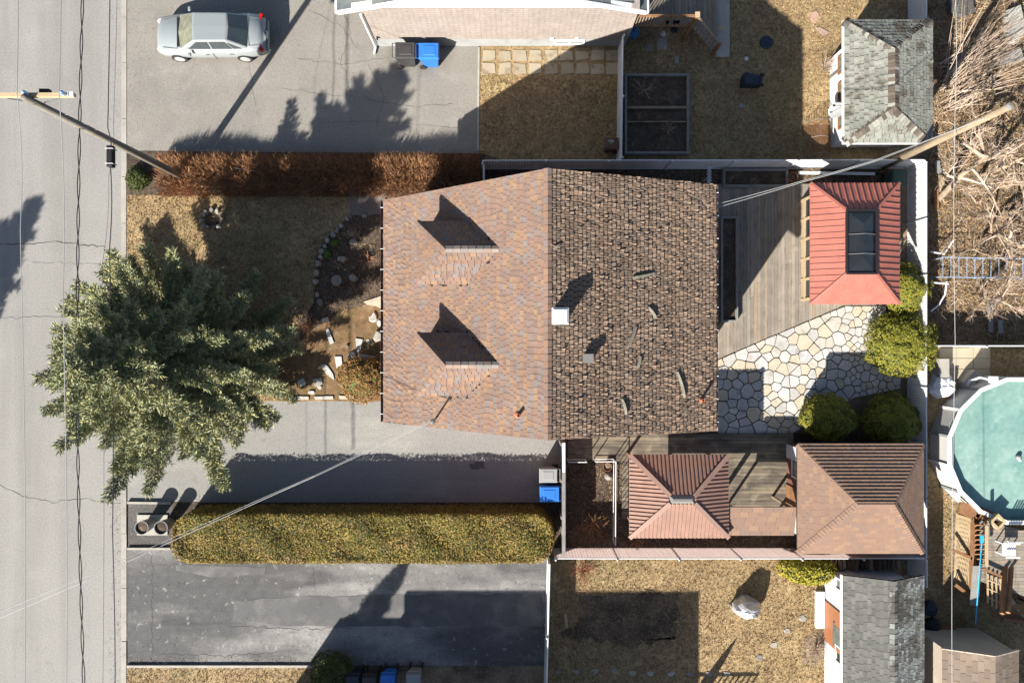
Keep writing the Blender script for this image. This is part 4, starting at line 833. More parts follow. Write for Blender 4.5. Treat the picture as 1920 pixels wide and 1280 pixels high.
# ---------------- pool ----------------
pc = Vector((20.66, -4.44, 0)); RW = 2.98; n = 16; zr = 1.3
pl = thing('swimming_pool', 'round above-ground pool with pale walls, white rim and green water', 'pool', pc)
ang = [2*math.pi*(i+.5)/n for i in range(n)]; pt = lambda r, t, z: (pc.x+r*math.cos(t), pc.y+r*math.sin(t), z)
for i in range(n):
    t0, t1 = ang[i], ang[(i+1) % n]; a, b_ = Vector(pt(RW, t0, 0)), Vector(pt(RW, t1, 0)); q = MB()
    q.add([pt(RW, t0, 0), pt(RW, t1, 0), pt(RW, t1, zr-.03), pt(RW, t0, zr-.03), pt(RW-.03, t0, 0), pt(RW-.03, t1, 0), pt(RW-.03, t1, zr-.03), pt(RW-.03, t0, zr-.03)], [(0, 1, 2, 3), (7, 6, 5, 4), (3, 2, 6, 7)]); q.build('wall_panel', M['pool_wall'], pl)
    q = MB(); q.add([pt(RW-.11, t0, zr-.03), pt(RW+.06, t0, zr-.03), pt(RW+.06, t1, zr-.03), pt(RW-.11, t1, zr-.03), pt(RW-.11, t0, zr+.02), pt(RW+.06, t0, zr+.02), pt(RW+.06, t1, zr+.02), pt(RW-.11, t1, zr+.02)], [(3, 2, 1, 0), (4, 5, 6, 7), (0, 1, 5, 4), (1, 2, 6, 5), (2, 3, 7, 6), (3, 0, 4, 7)]); q.build('rim', M['pool_white'], pl)
    MB().bar(pt(RW+.03, t0, 0), pt(RW+.03, t0, zr-.04), .1, .07).build('post', M['bin_grey'] if i % 2 else M['pool_white'], pl)
MB().lathe([(RW-.04, 1.02), (0.01, 1.021)], pc, 48, (False, True)).build('water', M['pool_water'], pl)
b = MB(); b.lathe([(RW-.05, .02), (.01, .02)], pc, 32, (False, True)); b.build('liner', M['pool_water'], pl)
p = P(1910, 857, 1.1); fl = thing('pool_float', 'small grey and white float drifting on the pool water', 'float', (p.x, p.y, 1.02)); MB().lathe([(.03, 1.02), (.11, 1.06), (.1, 1.14), (.03, 1.17)], (p.x, p.y, 0), 10).build('body', M['bin_grey'], fl, True); MB().lathe([(.05, 1.02), (.06, 1.07), (.02, 1.1)], (p.x+.09, p.y-.12, 0), 8).build('head', M['white'], fl, True)
# ---------------- vegetation ----------------
def spruce(label, base, h, prof, seed, k=1.0, group=None):
    rs = random.Random(seed); g = np.random.default_rng(seed); base = Vector(base)
    rt = thing('spruce_tree', label, 'tree', base, group)
    MB().tube([base+Vector((0, 0, -.1)), base+Vector((.05, 0, h*.5)), base+Vector((0, 0, h*.97))], [.24*k, .15*k, .02], 10).build('trunk', M['bark_dark'], rt)
    br = MB(); pts = []; dirs = []; lens = []
    def R(z):
        t = z/h
        for (a, ra), (b, rb) in zip(prof, prof[1:]):
            if a <= t <= b: return ra+(rb-ra)*(t-a)/(b-a)
        return 0
    z = h*.07; az = 0
    while z < h*.985:
        nb = 7 if z < h*.6 else 6
        for i in range(nb):
            az = 2*math.pi*(i+rs.random()*.8)/nb+z*2.1; L = R(z)*rs.choice((.5, .7, .88, 1, 1.08, 1.18))*rs.uniform(.93, 1.07)+.08; o = Vector((math.cos(az), math.sin(az), 0)); s = Vector((-o.y, o.x, 0))
            zz = z+rs.uniform(-.12, .12); tip = rs.uniform(-.02, .16); bend = rs.uniform(-.12, .12)
            cv = lambda t: base+o*(L*t)+s*(bend*L*t*t)+Vector((0, 0, zz-base.z*0-.22*L*t*(1-t)*1.2+tip*L*t*t))
            br.tube([cv(0), cv(.4), cv(.8)], [.04*k*(.4+L/4), .022, .008], 4, False)
            n = max(3, int(L/.09))
            for j in range(n):
                t = .12+.88*j/n; p = cv(t); d = (cv(t+.02)-p).normalized(); tl = (.2+.2*L*(1-t)*(.5+t))*rs.uniform(.6, 1.1)
                pts.append(p); dirs.append(d); lens.append(.2)
                for sd in (-1, 1):
                    td = (d*.75+s*sd*.8+Vector((0, 0, rs.uniform(-.18, .3)))).normalized(); m = max(1, int(tl/.1))
                    for q in range(m+1): pts.append(p+td*(tl*(q+.5)/(m+1))); dirs.append(td); lens.append(.17)
        z += .29 if z < h*.7 else .24
    for i in range(5): pts.append(base+Vector((0, 0, h-.12*i))); dirs.append(Vector((0, 0, 1))); lens.append(.18)
    br.build('branches', M['bark'], rt)
    Pn = np.array([tuple(p) for p in pts]); D = np.array([tuple(d) for d in dirs]); Ln = np.array(lens); V = []
    for i in range(6):
        sp = .25 if i == 0 else .85
        dd = unit(D+g.normal(size=D.shape)*sp+np.array([0, 0, .12])); V.append(blades(Pn+g.normal(size=Pn.shape)*.03, dd, Ln*g.uniform(.7, 1.2, len(Ln)), .044))
    np_mesh('crown', np.concatenate(V), 3, M['spruce'], rt); return rt
spruce('big blue-green spruce on front lawn overhanging the road', (-13.05, -.8, .03), 8.9, [(0, 4.0), (.1, 4.3), (.3, 4.35), (.5, 3.35), (.75, 1.75), (.92, .7), (1, .05)], 4)
spruce('spruce across the street, known by its shadow on the road', (-27.3, -4.6, .01), 7.6, [(0, 2.2), (.15, 2.4), (.5, 1.6), (.8, .8), (1, .05)], 6)

def hedge_pts(x0, y0, x1, y1, h, n, rad=.5, wav=.06, taper=.1):
    """points and normals over the top and sides of a clipped hedge with rounded ends"""
    P_, N_ = [], []; g = RNG; w, d = x1-x0, y1-y0; per = 2*(w+d); top = w*d; nt = int(n*top/(top+per*h*1.0))
    def inside(x, y):
        cx = min(max(x, x0+rad), x1-rad); cy = min(max(y, y0+rad), y1-rad); return (x-cx)**2+(y-cy)**2 <= rad*rad
    xs = g.uniform(x0, x1, nt*2); ys = g.uniform(y0, y1, nt*2)
    ok = [i for i in range(nt*2) if inside(xs[i], ys[i])][:nt]
    for i in ok:
        ed = min(xs[i]-x0, x1-xs[i], ys[i]-y0, y1-ys[i]); z = h-max(0, .16-ed)*.6+wav*math.sin(xs[i]*2.1+ys[i]*3)*math.sin(xs[i]*.9+1)
        P_.append((xs[i], ys[i], z-abs(g.normal())*.05)); N_.append((0, 0, 1))
    for i in range(n-nt):
        s = g.uniform(0, per); z = h*g.uniform(0.02, 1)
        if s < w: x, y, nn = x0+s, y0, (0, -1, .2)
        elif s < w+d: x, y, nn = x1, y0+s-w, (1, 0, .2)
        elif s < 2*w+d: x, y, nn = x1-(s-w-d), y1, (0, 1, .2)
        else: x, y, nn = x0, y1-(s-2*w-d), (-1, 0, .2)
        cx = min(max(x, x0+rad), x1-rad); cy = min(max(y, y0+rad), y1-rad); v = Vector((x-cx, y-cy))
        if v.length > rad: v = v.normalized()*rad; x, y = cx+v.x, cy+v.y; 
        k = 1-taper*z/h*.5; x = (x-(x0+x1)/2)*(1-(1-k)*2/w*.5)+(x0+x1)/2; off = g.normal()*.035-.09*(z/h)**4
        P_.append((x+nn[0]*off, y+nn[1]*off, z)); N_.append(nn)
    return np.array(P_), np.array(N_, float)
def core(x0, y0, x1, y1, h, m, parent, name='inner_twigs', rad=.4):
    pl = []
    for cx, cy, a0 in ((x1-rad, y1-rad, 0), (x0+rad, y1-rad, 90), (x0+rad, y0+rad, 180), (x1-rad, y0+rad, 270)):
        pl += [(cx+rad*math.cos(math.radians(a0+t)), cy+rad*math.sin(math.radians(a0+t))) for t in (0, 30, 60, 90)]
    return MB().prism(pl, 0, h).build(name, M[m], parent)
hx0, hx1 = P(317, 1000, 1.6).x, P(1040, 1000, 1.6).x; hy1, hy0 = P(0, 964, 1.6).y, P(0, 1058, 1.6).y
hg = thing('clipped_hedge', 'long clipped green and gold cedar hedge between the driveways', 'hedge', ((hx0+hx1)/2, (hy0+hy1)/2, .02))
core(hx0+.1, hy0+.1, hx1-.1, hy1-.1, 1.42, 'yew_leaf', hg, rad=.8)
pp, nn = hedge_pts(hx0, hy0, hx1, hy1, 1.6, 90000, .95, .1); np_mesh('foliage', leaves(pp, nn, .036, .7), 4, M['hedge_leaf'], hg)
# dormant hedge: upright brown twigs
bx0, bx1 = P(283, 0, 1.0).x, P(898, 0, 1.0).x; by1, by0 = P(0, 283, 1.0).y, P(0, 366, .35).y
bh = thing('bare_hedge', 'dormant reddish brown twig hedge beside the north driveway', 'hedge', ((bx0+bx1)/2, (by0+by1)/2, .03))
n = 46000; x = RNG.uniform(bx0, bx1, n); y = RNG.uniform(by0, by1, n); hh = .92+.12*np.sin(x*1.3)+.08*np.sin(x*3.7+y*2); z = hh*RNG.uniform(.12, .85, n)
ed = np.minimum(y-by0, by1-y); z *= np.clip(.5+ed*1.6, 0, 1)
d = np.column_stack([RNG.normal(size=n)*.35, RNG.normal(size=n)*.3+(y-(by0+by1)/2)*.6, np.full(n, 1.0)]); np_mesh('twigs', blades(np.column_stack([x, y, z]), unit(d), RNG.uniform(.16, .42, n), .017), 3, M['twig_brown'], bh)
b = MB()
for i in range(60): xx = U(bx0+.2, bx1-.2); yy = U(by0+.4, by1-.4); b.tube([(xx, yy, 0), (xx+U(-.15, .15), yy+U(-.15, .15), .6)], [.03, .012], 5, False)
b.build('stems', M['bark_dark'], bh)
def ball(label, c, r, m, n, size, cat='shrub', name='round_shrub', group=None, tilt=.5, lumps=.17, seed=1, grow=.07):
    g = np.random.default_rng(seed); c = Vector(c); rt = thing(name, label, cat, c, group)
    v = unit(g.normal(size=(n, 3))); v[:, 2] = np.where(v[:, 2] < -.75, -v[:, 2], v[:, 2]); ph = g.uniform(0, 6, 9)
    L = unit(g.normal(size=(170, 3))); dt = (v@L.T).max(1)                     # billowing clumps
    k = 1-lumps*1.6+lumps*2.2*np.clip((dt-.955)/.045, 0, 1)+g.normal(size=n)*.02
    k = k*(1+.07*np.sin(v[:, 0]*3+ph[0])+.06*np.sin(v[:, 1]*4+ph[1])+.05*np.sin(v[:, 2]*5+ph[2])); rr = np.array(r); p = v*k.reshape(-1, 1)*rr+np.array([c.x, c.y, c.z+r[2]*.93]); p[:, 2] = np.maximum(p[:, 2], c.z+.03)
    b = MB(); st = []
    for i in range(9):
        th = math.pi*i/8; st.append((max(.01, math.sin(th)*.84), -math.cos(th)*.84))
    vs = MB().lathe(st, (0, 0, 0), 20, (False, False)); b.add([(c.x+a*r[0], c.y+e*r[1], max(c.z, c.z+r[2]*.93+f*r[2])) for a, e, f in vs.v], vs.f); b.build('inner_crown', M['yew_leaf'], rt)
    nr = unit(v/rr); np_mesh('foliage', np.concatenate([leaves(p, nr+np.array([0, 0, .3]), size, tilt), blades(p, unit(nr+g.normal(size=(n, 3))*.4+np.array([0, 0, .4])), grow, size*.7)[:0]]), 4, M[m], rt)
    MB().tube([c, c+Vector((0, 0, r[2]*.5))], .06, 6).build('stem', M['bark_dark'], rt); return rt
def ballpx(label, px, py, rx, ry, h, **k):
    z = h*.55; c = P(px, py, z); s = (H-z)/F; return ball(label, (c.x, c.y, .03), (rx*s, ry*s, h/1.9), k.pop('m', 'cedar_leaf'), **k)
GR = 'globe cedars beside the patio'
ballpx('round golden-green shrub tucked under the red gazebo roof corner', 1700, 542, 42, 46, 1.35, n=9000, size=.04, group=GR, seed=1)
ballpx('largest round golden-green shrub, beside the sunny patio and fence', 1692, 645, 60, 56, 1.5, n=14000, size=.04, group=GR, seed=2)
ballpx('half shaded round shrub at the patio edge, left of the pair', 1553, 782, 49, 42, 1.4, n=10000, size=.04, group=GR, seed=3)
ballpx('half shaded round shrub in the corner, right of the pair', 1674, 787, 52, 44, 1.4, n=10000, size=.04, group=GR, seed=4)
ballpx('loose bright yellow-green shrub below the south fence', 1514, 1068, 46, 30, 1.2, m='gold_leaf', n=5000, size=.05, tilt=.9, lumps=.16, seed=5, name='golden_shrub')
ballpx('low orange-brown shrub against the house front by driveway', 680, 710, 46, 38, .75, m='bush_leaf', n=9000, size=.035, tilt=.9, seed=6, name='low_shrub')
ballpx('dark green shrub at bottom edge beside the bins', 622, 1262, 38, 34, 1.3, m='yew_leaf', n=6000, size=.04, tilt=.9, seed=7, name='evergreen_shrub')
ballpx('small dark evergreen by the kerb at the end of brown hedge', 258, 335, 20, 22, .45, m='yew_leaf', n=2500, size=.035, tilt=.9, seed=8, name='evergreen_shrub')
ballpx('tiny bright green plant inside the stone edging', 626, 456, 7, 6, .2, m='green_leaf', n=300, size=.03, seed=9, name='small_plant')
ballpx('low green weed inside the stone edging, below another plant', 614, 476, 7, 8, .2, m='green_leaf', n=260, size=.03, seed=10, name='small_plant')

def twiggy(label, base, n, L, spread, m, r=.012, cat='shrub', name='bare_shrub', lean=(0, 0), fork=3, group=None, up=.8):
    rt = thing(name, label, cat, base, group); b = MB(); base = Vector(base)
    for i in range(n):
        a = U(0, 2*math.pi); d = Vector((math.cos(a)*spread*U(.2, 1)+lean[0], math.sin(a)*spread*U(.2, 1)+lean[1], up)).normalized(); l = L*U(.5, 1.1)
        p0 = base+Vector((U(-.12, .12), U(-.12, .12), 0))*L*.5; p1 = p0+d*l*.5+Vector((U(-.05, .05), U(-.05, .05), 0))*L; p2 = p0+d*l+Vector((U(-.12, .12), U(-.12, .12), U(-.05, .08)))*L
        b.tube([p0, p1, p2], [r, r*.7, r*.3], 4, False)
        for k in range(fork):
            t = U(.3, .9); q = p0.lerp(p2, t); e = (d+Vector((U(-.8, .8), U(-.8, .8), U(-.2, .5)))).normalized(); b.tube([q, q+e*l*U(.15, .4)], [r*.5, r*.2], 3, False)
    b.build('stems', M[m], rt); return rt
g3 = lambda px, py, z=.02: tuple(P(px, py)[:2])+(z,)
twiggy('tangle of red twigs below the fence corner by the south hedge', g3(1092, 1068), 60, 1.0, 1.2, 'twig_red', .008)
twiggy('dry rose stems in the front rock garden', g3(690, 488), 14, .7, .9, 'twig_red', .009)
twiggy('pale dry stems in the upper middle of the rock garden', g3(668, 440), 40, .6, 1.1, 'twig_tan', .007)
twiggy('sunlit dry stems at lower right of the rock garden', g3(700, 535), 70, .55, 1.2, 'twig_tan', .007)
twiggy('dead perennial clump left of the rock garden', g3(580, 610), 60, .8, 1.0, 'twig_brown', .008)
twiggy('dry clump in the lower compartment of the raised bed', (*P(1248, 245)[:2], .3), 60, .5, 1.0, 'twig_tan', .008)
twiggy('dead stalks in the upper compartment of the raised bed', (*P(1205, 175)[:2], .3), 14, .8, 1.3, 'twig_tan', .008)
twiggy('leafless clump beside the white shed in upper yard', g3(1545, 130), 40, .8, 1.1, 'twig_tan', .009)
twiggy('bare brown stems in the side garden bed', g3(1112, 985), 60, .9, 1.0, 'twig_brown', .008)
twiggy('reddish dead stems under the brown pavilion edge', g3(1190, 1012), 50, .6, 1.0, 'twig_brown', .008)
twiggy('dead grass clump in front of the white lower shed', g3(1530, 1215), 70, .5, 1.2, 'twig_tan', .008)
twiggy('pile of cut sticks under the raised deck', g3(1222, 60), 60, .9, 1.2, 'twig_tan', .009, 'sticks', 'stick_pile', up=.3)

def limb(b, p, d, L, r, depth, rs, up=.12):
    pts = [p]; q = p
    for i in range(4): d = (d+Vector((rs.gauss(0, .16), rs.gauss(0, .16), rs.gauss(up*.3, .1)))).normalized(); q = q+d*L/4; pts.append(q)
    b.tube(pts, [r*(1-.13*i) for i in range(5)], 5 if r > .03 else 3, False)
    if depth <= 0: return
    for k in range(rs.choice((3, 4, 4))):
        t = rs.uniform(.35, 1); i = min(3, int(t*4)); s = pts[i].lerp(pts[i+1], t*4-i)
        e = (d*.8+Vector((rs.gauss(0, .65), rs.gauss(0, .65), rs.gauss(up, .3)))).normalized(); limb(b, s, e, L*rs.uniform(.5, .75), max(.007, r*.42), depth-1, rs, up)
def bare_tree(label, base, h, lean, seed, r=.1, limbs=8, depth=3, m='bark', mt='twig_tan'):
    rs = random.Random(seed); rt = thing('bare_tree', label, 'tree', base, 'bare trees in the right hand yard'); base = Vector(base); b = MB(); t = MB(); top = base+Vector((lean[0], lean[1], h))
    mid = base.lerp(top, .5)+Vector((rs.gauss(0, .15), rs.gauss(0, .15), 0)); t.tube([base-Vector((0, 0, .05)), mid, top], [r, r*.8, r*.6], 9); t.build('trunk', M[m], rt, True)
    for i in range(limbs):
        a = 2*math.pi*(i+rs.random()*.6)/limbs; s = base.lerp(mid, rs.uniform(.6, 1)) if i % 2 else mid.lerp(top, rs.uniform(.3, 1)); limb(b, s, Vector((math.cos(a), math.sin(a), rs.uniform(.2, .8))).normalized(), h*rs.uniform(.4, .65), r*.5, depth, rs)
    b.build('crown', M[mt], rt); return rt
bare_tree('bare tree with thick bent trunk beside the fence corner', (*P(1760, 375)[:2], -.03), 2.6, (.3, 1.2), 3, .14, 8)
bare_tree('bare tree left of the leaning pole tip, pale limbs', (*P(1835, 330)[:2], -.03), 2.4, (.6, .4), 5, .1, 9)
bare_tree('bare tree over the blue ladder frame', (*P(1835, 450)[:2], -.03), 2.2, (.2, -.6), 8, .1, 9)
bare_tree('bare tree at the right edge above the ladder frame', (*P(1890, 400)[:2], -.03), 2.3, (.5, .3), 9, .1, 9)
bare_tree('bare spreading tree below the blue ladder frame', (*P(1840, 555)[:2], -.03), 1.5, (-.1, -.3), 12, .08, 9)
rt = thing('brush_pile', 'fan of long pale cut branches behind the mossy shed', 'branches', (*P(1790, 170)[:2], -.02)); rs = random.Random(2)
for i in range(190):
    a = math.radians(rs.gauss(42, 20)); p = Vector((*P(rs.uniform(1758, 1805), rs.uniform(120, 215))[:2], rs.uniform(.0, .5))); L = rs.uniform(1.0, 3.6); d = Vector((math.cos(a), math.sin(a), rs.uniform(.05, .35))).normalized(); r_ = rs.uniform(.008, .022)
    e = p+d*L; MB().tube([p, p.lerp(e, .5)+Vector((rs.gauss(0, .06), rs.gauss(0, .06), rs.uniform(0, .1))), e], [r_, r_*.8, r_*.35], 5).build('branch', M['twig_tan'], rt)
# ---------------- stones, slabs and beds ----------------
def stone(label, px, py, rx, ry, h=.12, m='stone', name='stone', cat='stone', group=None, rot=None, z=.03, n=8):
    c = P(px, py); k = 1/44.14; a0 = U(0, 6.28) if rot is None else rot; pts = []; ph = U(0, 6)
    for i in range(n):
        t = 2*math.pi*i/n; r = U(.68, 1.15); x, y = rx*k*r*math.cos(t+ph), ry*k*r*math.sin(t+ph); pts.append((c.x+x, c.y+y))
    o = MB().prism(pts, z-.02, z+h, [(c.x+(x-c.x)*U(.6, .85), c.y+(y-c.y)*U(.6, .85)) for x, y in pts]).build(name, M[m]); return tag(o, label, cat, group)
ed = thing('stone_edging', 'curved row of small stones around the front rock garden', 'edging', (*P(610, 500)[:2], .03)); 
for i, (a, b_, r) in enumerate([(658, 407, 4), (652, 411, 4), (640, 424, 5), (634, 430, 4), (625, 440, 7), (615, 452, 6), (610, 462, 5), (603, 472, 7), (602, 482, 5), (597, 495, 7), (594, 512, 6), (593, 528, 6), (596, 553, 5), (601, 566, 7), (632, 434, 4)]):
    o = stone('', a, b_, r, r*1.15, U(.1, .18), 'stone', 'edge_stone'); o.parent = ed; o.location = Vector(o.location)-Vector(ed.location)
    for k in ('label', 'category'):
        if k in o: del o[k]
for a in [('flat pale boulder in the middle of the rock garden', 644, 486, 11, 8, .2), ('rounded grey boulder below the flat pale one', 664, 522, 9, 9, .28), ('small tan square stone in upper rock garden', 663, 454, 8, 7, .2), ('bluish stone at top of the rock garden', 684, 406, 6, 5, .15),
          ('white pitted rock beside the house front', 709, 630, 10, 14, .2), ('small white rock on the moss path', 652, 649, 4, 4, .1), ('tan flat rock on the moss beside the driveway', 660, 665, 10, 9, .06)]: stone(*a)
o = MB(); c = P(632, 526); o.lathe([(.17, .03), (.24, .1), (.2, .22), (.12, .16), (.06, .12)], (c.x, c.y, 0), 12, (True, True)); tag(o.build('stone_bowl', M['stone'], smooth=True), 'hollow tan stone bowl in the rock garden', 'bowl')
def flat(label, pts, m='flag', z=.045, h=.05, name='stepping_stone', cat='stone', group=None):
    return tag(MB().prism(XY(pts), z-.01, z+h).build(name, M[m]), label, cat, group)
G = 'flat stones along the mossy front path'
for lb, pts in (('long pale stone at upper right of mossy path, touching the house gutter', [(682, 566), (716, 555), (719, 580), (706, 574), (690, 572)]), ('narrow vertical stone in the middle of mossy path', [(667, 634), (681, 636), (676, 660), (670, 660)]), ('wide pale stone above the orange-brown shrub', [(672, 662), (706, 668), (690, 676), (671, 675)]),
                ('slim slanted stone in tree shadow on mossy path', [(612, 618), (617, 616), (627, 642), (620, 646), (614, 630)]), ('long white stone near the driveway left of shrub', [(602, 684), (612, 682), (625, 700), (628, 712), (614, 702)]), ('tan block stone left of the orange-brown shrub', [(628, 668), (641, 668), (643, 684), (632, 690)]),
                ('rounded pale stone near the spruce tip', [(587, 710), (603, 708), (606, 720), (592, 724)]), ('small stone left along mossy path', [(560, 712), (570, 708), (574, 720), (564, 726)]), ('thin edging stone along the driveway, left', [(545, 742), (580, 743), (580, 749), (546, 748)]), ('thin edging stone along the driveway, middle', [(590, 743), (625, 742), (626, 748), (592, 749)]), ('thin edging stone along the driveway, right', [(636, 741), (664, 742), (664, 748), (638, 748)]), ('bluish stone in shade at upper left of mossy path', [(604, 598), (616, 594), (618, 603), (607, 606)])): flat(lb, pts, group=G)
for i, (x, y, rx_, ry_) in enumerate([(566, 716, 11, 8), (700, 596, 9, 12), (648, 700, 7, 9), (712, 606, 6, 10), (690, 640, 5, 6), (585, 735, 9, 5), (640, 720, 6, 5), (600, 725, 7, 6)]):
    stone('pale rough rock on the mossy path, %s of eight by height in the picture' % ('fifth', 'first', 'fourth', 'second', 'third', 'eighth', 'sixth', 'seventh')[i], x, y, rx_, ry_, U(.04, .1), 'flag', 'rough_rock', 'rock', 'rocks on the mossy path')
fr = thing('stone_ring', 'small ring of pale stones around a dark pit on the front lawn', 'stone ring', g3(398, 412, .03))
for i in range(11):
    t = 2*math.pi*i/11+.2; o = stone('', 398+U(15, 22)*math.cos(t), 412+U(15, 22)*math.sin(t), U(3, 7), U(3, 6), U(.06, .2), 'stone', 'ring_stone'); o.parent = fr; o.location = Vector(o.location)-Vector(fr.location)
    for k in ('label', 'category'):
        if k in o: del o[k]
MB().lathe([(.33, .032), (.01, .05)], (*P(398, 412)[:2], 0), 14, (False, True)).build('pit', M['soil'], fr)
rows = thing('slab_path', 'double row of worn concrete slabs under the pale brick wall', 'path', g3(1030, 118, .03))
for r_, (y0, y1) in enumerate(((94, 115), (118, 141))):
    for i in range(9):
        x0 = 904+i*29+U(-1, 1); c = XY([(x0+U(0, 4), y0+U(0, 3)), (x0+24, y0+U(0, 4)), (x0+26+U(-2, 1), y1-U(0, 4)), (x0+U(0, 2), y1)]); MB().prism(c, .01, .05+U(0, .01)).build('slab', M['slab'], rows)
for i, a in enumerate([(1046, 1258), (1080, 1257), (1116, 1256), (1150, 1255), (1186, 1260), (1220, 1261), (1258, 1262), (1293, 1262), (1329, 1262), (1362, 1262)]):
    stone('grey round stepping stone in shade along lower yard, %s from left' % ('first', 'second', 'third', 'fourth', 'fifth', 'sixth', 'seventh', 'eighth', 'ninth', 'tenth')[i], *a, 9, 6, .03, 'stone', 'stepping_stone', 'stone', 'stepping stones in lower yard')
for lb, a in (('sunlit stepping stone nearest the white doorstep', (1504, 1157)), ('sunlit stepping stone second from the white doorstep', (1476, 1181)), ('sunlit stepping stone third from the white doorstep', (1451, 1207)), ('sunlit stepping stone fourth from the white doorstep, half shaded', (1424, 1231))): stone(lb, *a, 9, 8, .03, 'stone', 'stepping_stone', 'stone', 'stepping stones in lower yard')
flat('pink flat stone on upper lawn, upper of two', [(1519, 25), (1530, 22), (1537, 34), (1528, 45), (1519, 38)], 'slab_pink', .03, .03); flat('pink flat stone on upper lawn, lower of two', [(1528, 53), (1536, 52), (1554, 62), (1544, 70)], 'slab_pink', .03, .03)
for lb, pts in (('square slab in shade under the deck, right one', rect(1231, 72, 1250, 94)), ('square slab in shade under the deck, left one', rect(1210, 84, 1225, 97)), ('grey flat stone in the shaded upper yard', [(1264, 105), (1273, 107), (1272, 120), (1265, 120)])): flat(lb, pts, 'stone', .03, .03)
cs = thing('slab_paving', 'tan square paving slabs beside the pool pump', 'paving', g3(1800, 675, .03))
for i in range(3):
    for j in range(3): a = P(1760+i*32, 652+j*20); b_ = P(1760+i*32+31, 652+j*20+19); MB().bb(a.x, a.y, .0, b_.x, b_.y, .05+U(0, .005)).build('slab', M['concrete_tan'], cs)
for lb, pts, h in (('tall concrete block against the pool yard fence', rect(1747, 672, 1765, 706), .5), ('tilted tan block beside the pool pump', [(1795, 715), (1816, 692), (1828, 705), (1800, 735)], .4)): flat(lb, pts, 'concrete', .03, h, 'concrete_block', 'block')
for i, (x, y, r) in enumerate([(1764, 890, 8), (1766, 905, 7), (1772, 918, 8), (1778, 928, 7), (1786, 936, 7), (1762, 875, 6)]): stone('small gravel stone at the foot of pool, %s from top' % ('second', 'third', 'fourth', 'fifth', 'sixth', 'first')[i], x, y, r*.6, r*.5, .06, group='stones at the pool foot')
for lb, pts in (('large white slab at the top right edge', [(1880, 25), (1905, 15), (1915, 60), (1900, 85), (1882, 80)]), ('dark grey boulder near the top right corner', [(1772, 5), (1815, -5), (1820, 28), (1800, 34), (1776, 28)]), ('pale flat slab at right edge below the cut branches', [(1858, 112), (1905, 95), (1912, 118), (1870, 125)])): flat(lb, pts, 'stone' if 'dark' not in lb else 'gravel_dark', -.03, .3, 'rock_slab', 'rock')
# raised beds
rb = thing('raised_bed', 'wooden raised vegetable bed with three compartments in shade', 'planter', g3(1233, 213, 0)); z = .4
a = P(1172, 288, z); b_ = P(1292, 138, z); t = .09
MB().bb(a.x, a.y, 0, b_.x, a.y+t, z).build('board', M['wood_weathered'], rb); MB().bb(a.x, b_.y-t, 0, b_.x, b_.y, z).build('board', M['wood_weathered'], rb); MB().bb(b_.x-t, a.y+t, 0, b_.x, b_.y-t, z+.003).build('board', M['wood_weathered'], rb); MB().bb(a.x, a.y+t, 0, a.x+t, b_.y-t, z-.01).build('board', M['wood_weathered'], rb)
for py, w_ in ((201, .1), (228, .05)): yy = P(0, py, z).y; MB().bb(a.x+t, yy-w_/2, 0, b_.x-t, yy+w_/2, z-.006).build('divider', M['wood_post'], rb)
MB().bb(a.x+t, a.y+t, 0, b_.x-t, b_.y-t, .28).build('soil', M['soil'], rb)
def frame_bed(label, x0, y0, x1, y1, h, m='wood_weathered', t=.09):
    r_ = thing('planter_box', label, 'planter', g3((x0+x1)/2, (y0+y1)/2, 0)); a = P(x0, y1, h); b_ = P(x1, y0, h)
    for q in ((a.x, a.y, b_.x, a.y+t), (a.x, b_.y-t, b_.x, b_.y), (a.x, a.y+t, a.x+t, b_.y-t), (b_.x-t, a.y+t, b_.x, b_.y-t)): MB().bb(q[0], q[1], .0, q[2], q[3], h+U(0, .004)).build('board', M[m], r_)
    MB().bb(a.x+t, a.y+t, 0, b_.x-t, b_.y-t, h-.12).build('soil', M['soil'], r_); return r_
frame_bed('grey timber planter against the house rear wall on deck', 1352, 405, 1384, 604, .45); frame_bed('shallow timber bed between rear fence and plank deck', 1356, 316, 1478, 350, .3)
tr = thing('trellis', 'small white lattice trellis beside the rear fence', 'trellis', g3(1330, 332, 0)); c = P(1330, 330, .9)
for i in range(7):
    for s in (-1, 1): MB().bar((c.x-s*.09, c.y-.42+i*.12, .9), (c.x+s*.09, c.y-.3+i*.12, .9+.012*s), .025, .01).build('slat', M['white'], tr)
MB().bar((c.x, c.y-.42, .88), (c.x, c.y+.45, .88), .03, .02).build('rail', M['white'], tr); MB().tube([(c.x, c.y, 0), (c.x, c.y, .88)], .02, 6).build('post', M['white'], tr)
def pot(label, px, py, r, h, m, z=.03, soil='soil', name='flower_pot', group=None, slope=.78):
    c = P(px, py, z+h); rt = thing(name, label, 'pot', (c.x, c.y, z), group); MB().lathe([(r*slope, z), (r, z+h), (r*1.02, z+h), (r*1.02, z+h+.03), (r*.94, z+h+.03), (r*.92, z+h-.06)], (c.x, c.y, 0), 20, (True, False)).build('body', M[m], rt, False)
    MB().lathe([(r*.93, z+h-.06), (.01, z+h-.03)], (c.x, c.y, 0), 20, (False, True)).build('soil', M[soil], rt); return rt
pot('terracotta pot beside the long rear fence', 1487, 332, .2, .4, 'terracotta'); pot('orange terracotta pot with dry stems inside the rail frame', 1139, 875, .18, .35, 'terracotta', soil='litter')
bs = flat('square concrete base under the two planters by the kerb', rect(259, 964, 316, 1002), 'concrete', .03, .06, 'base_slab', 'slab')
pot('round planter on gravel by the kerb, left of two', 266, 989, .28, .75, 'bin_grey', .09, group='planters by the kerb'); pot('round planter on gravel by the kerb, right of two', 302, 989, .28, .75, 'bin_grey', .09, group='planters by the kerb')
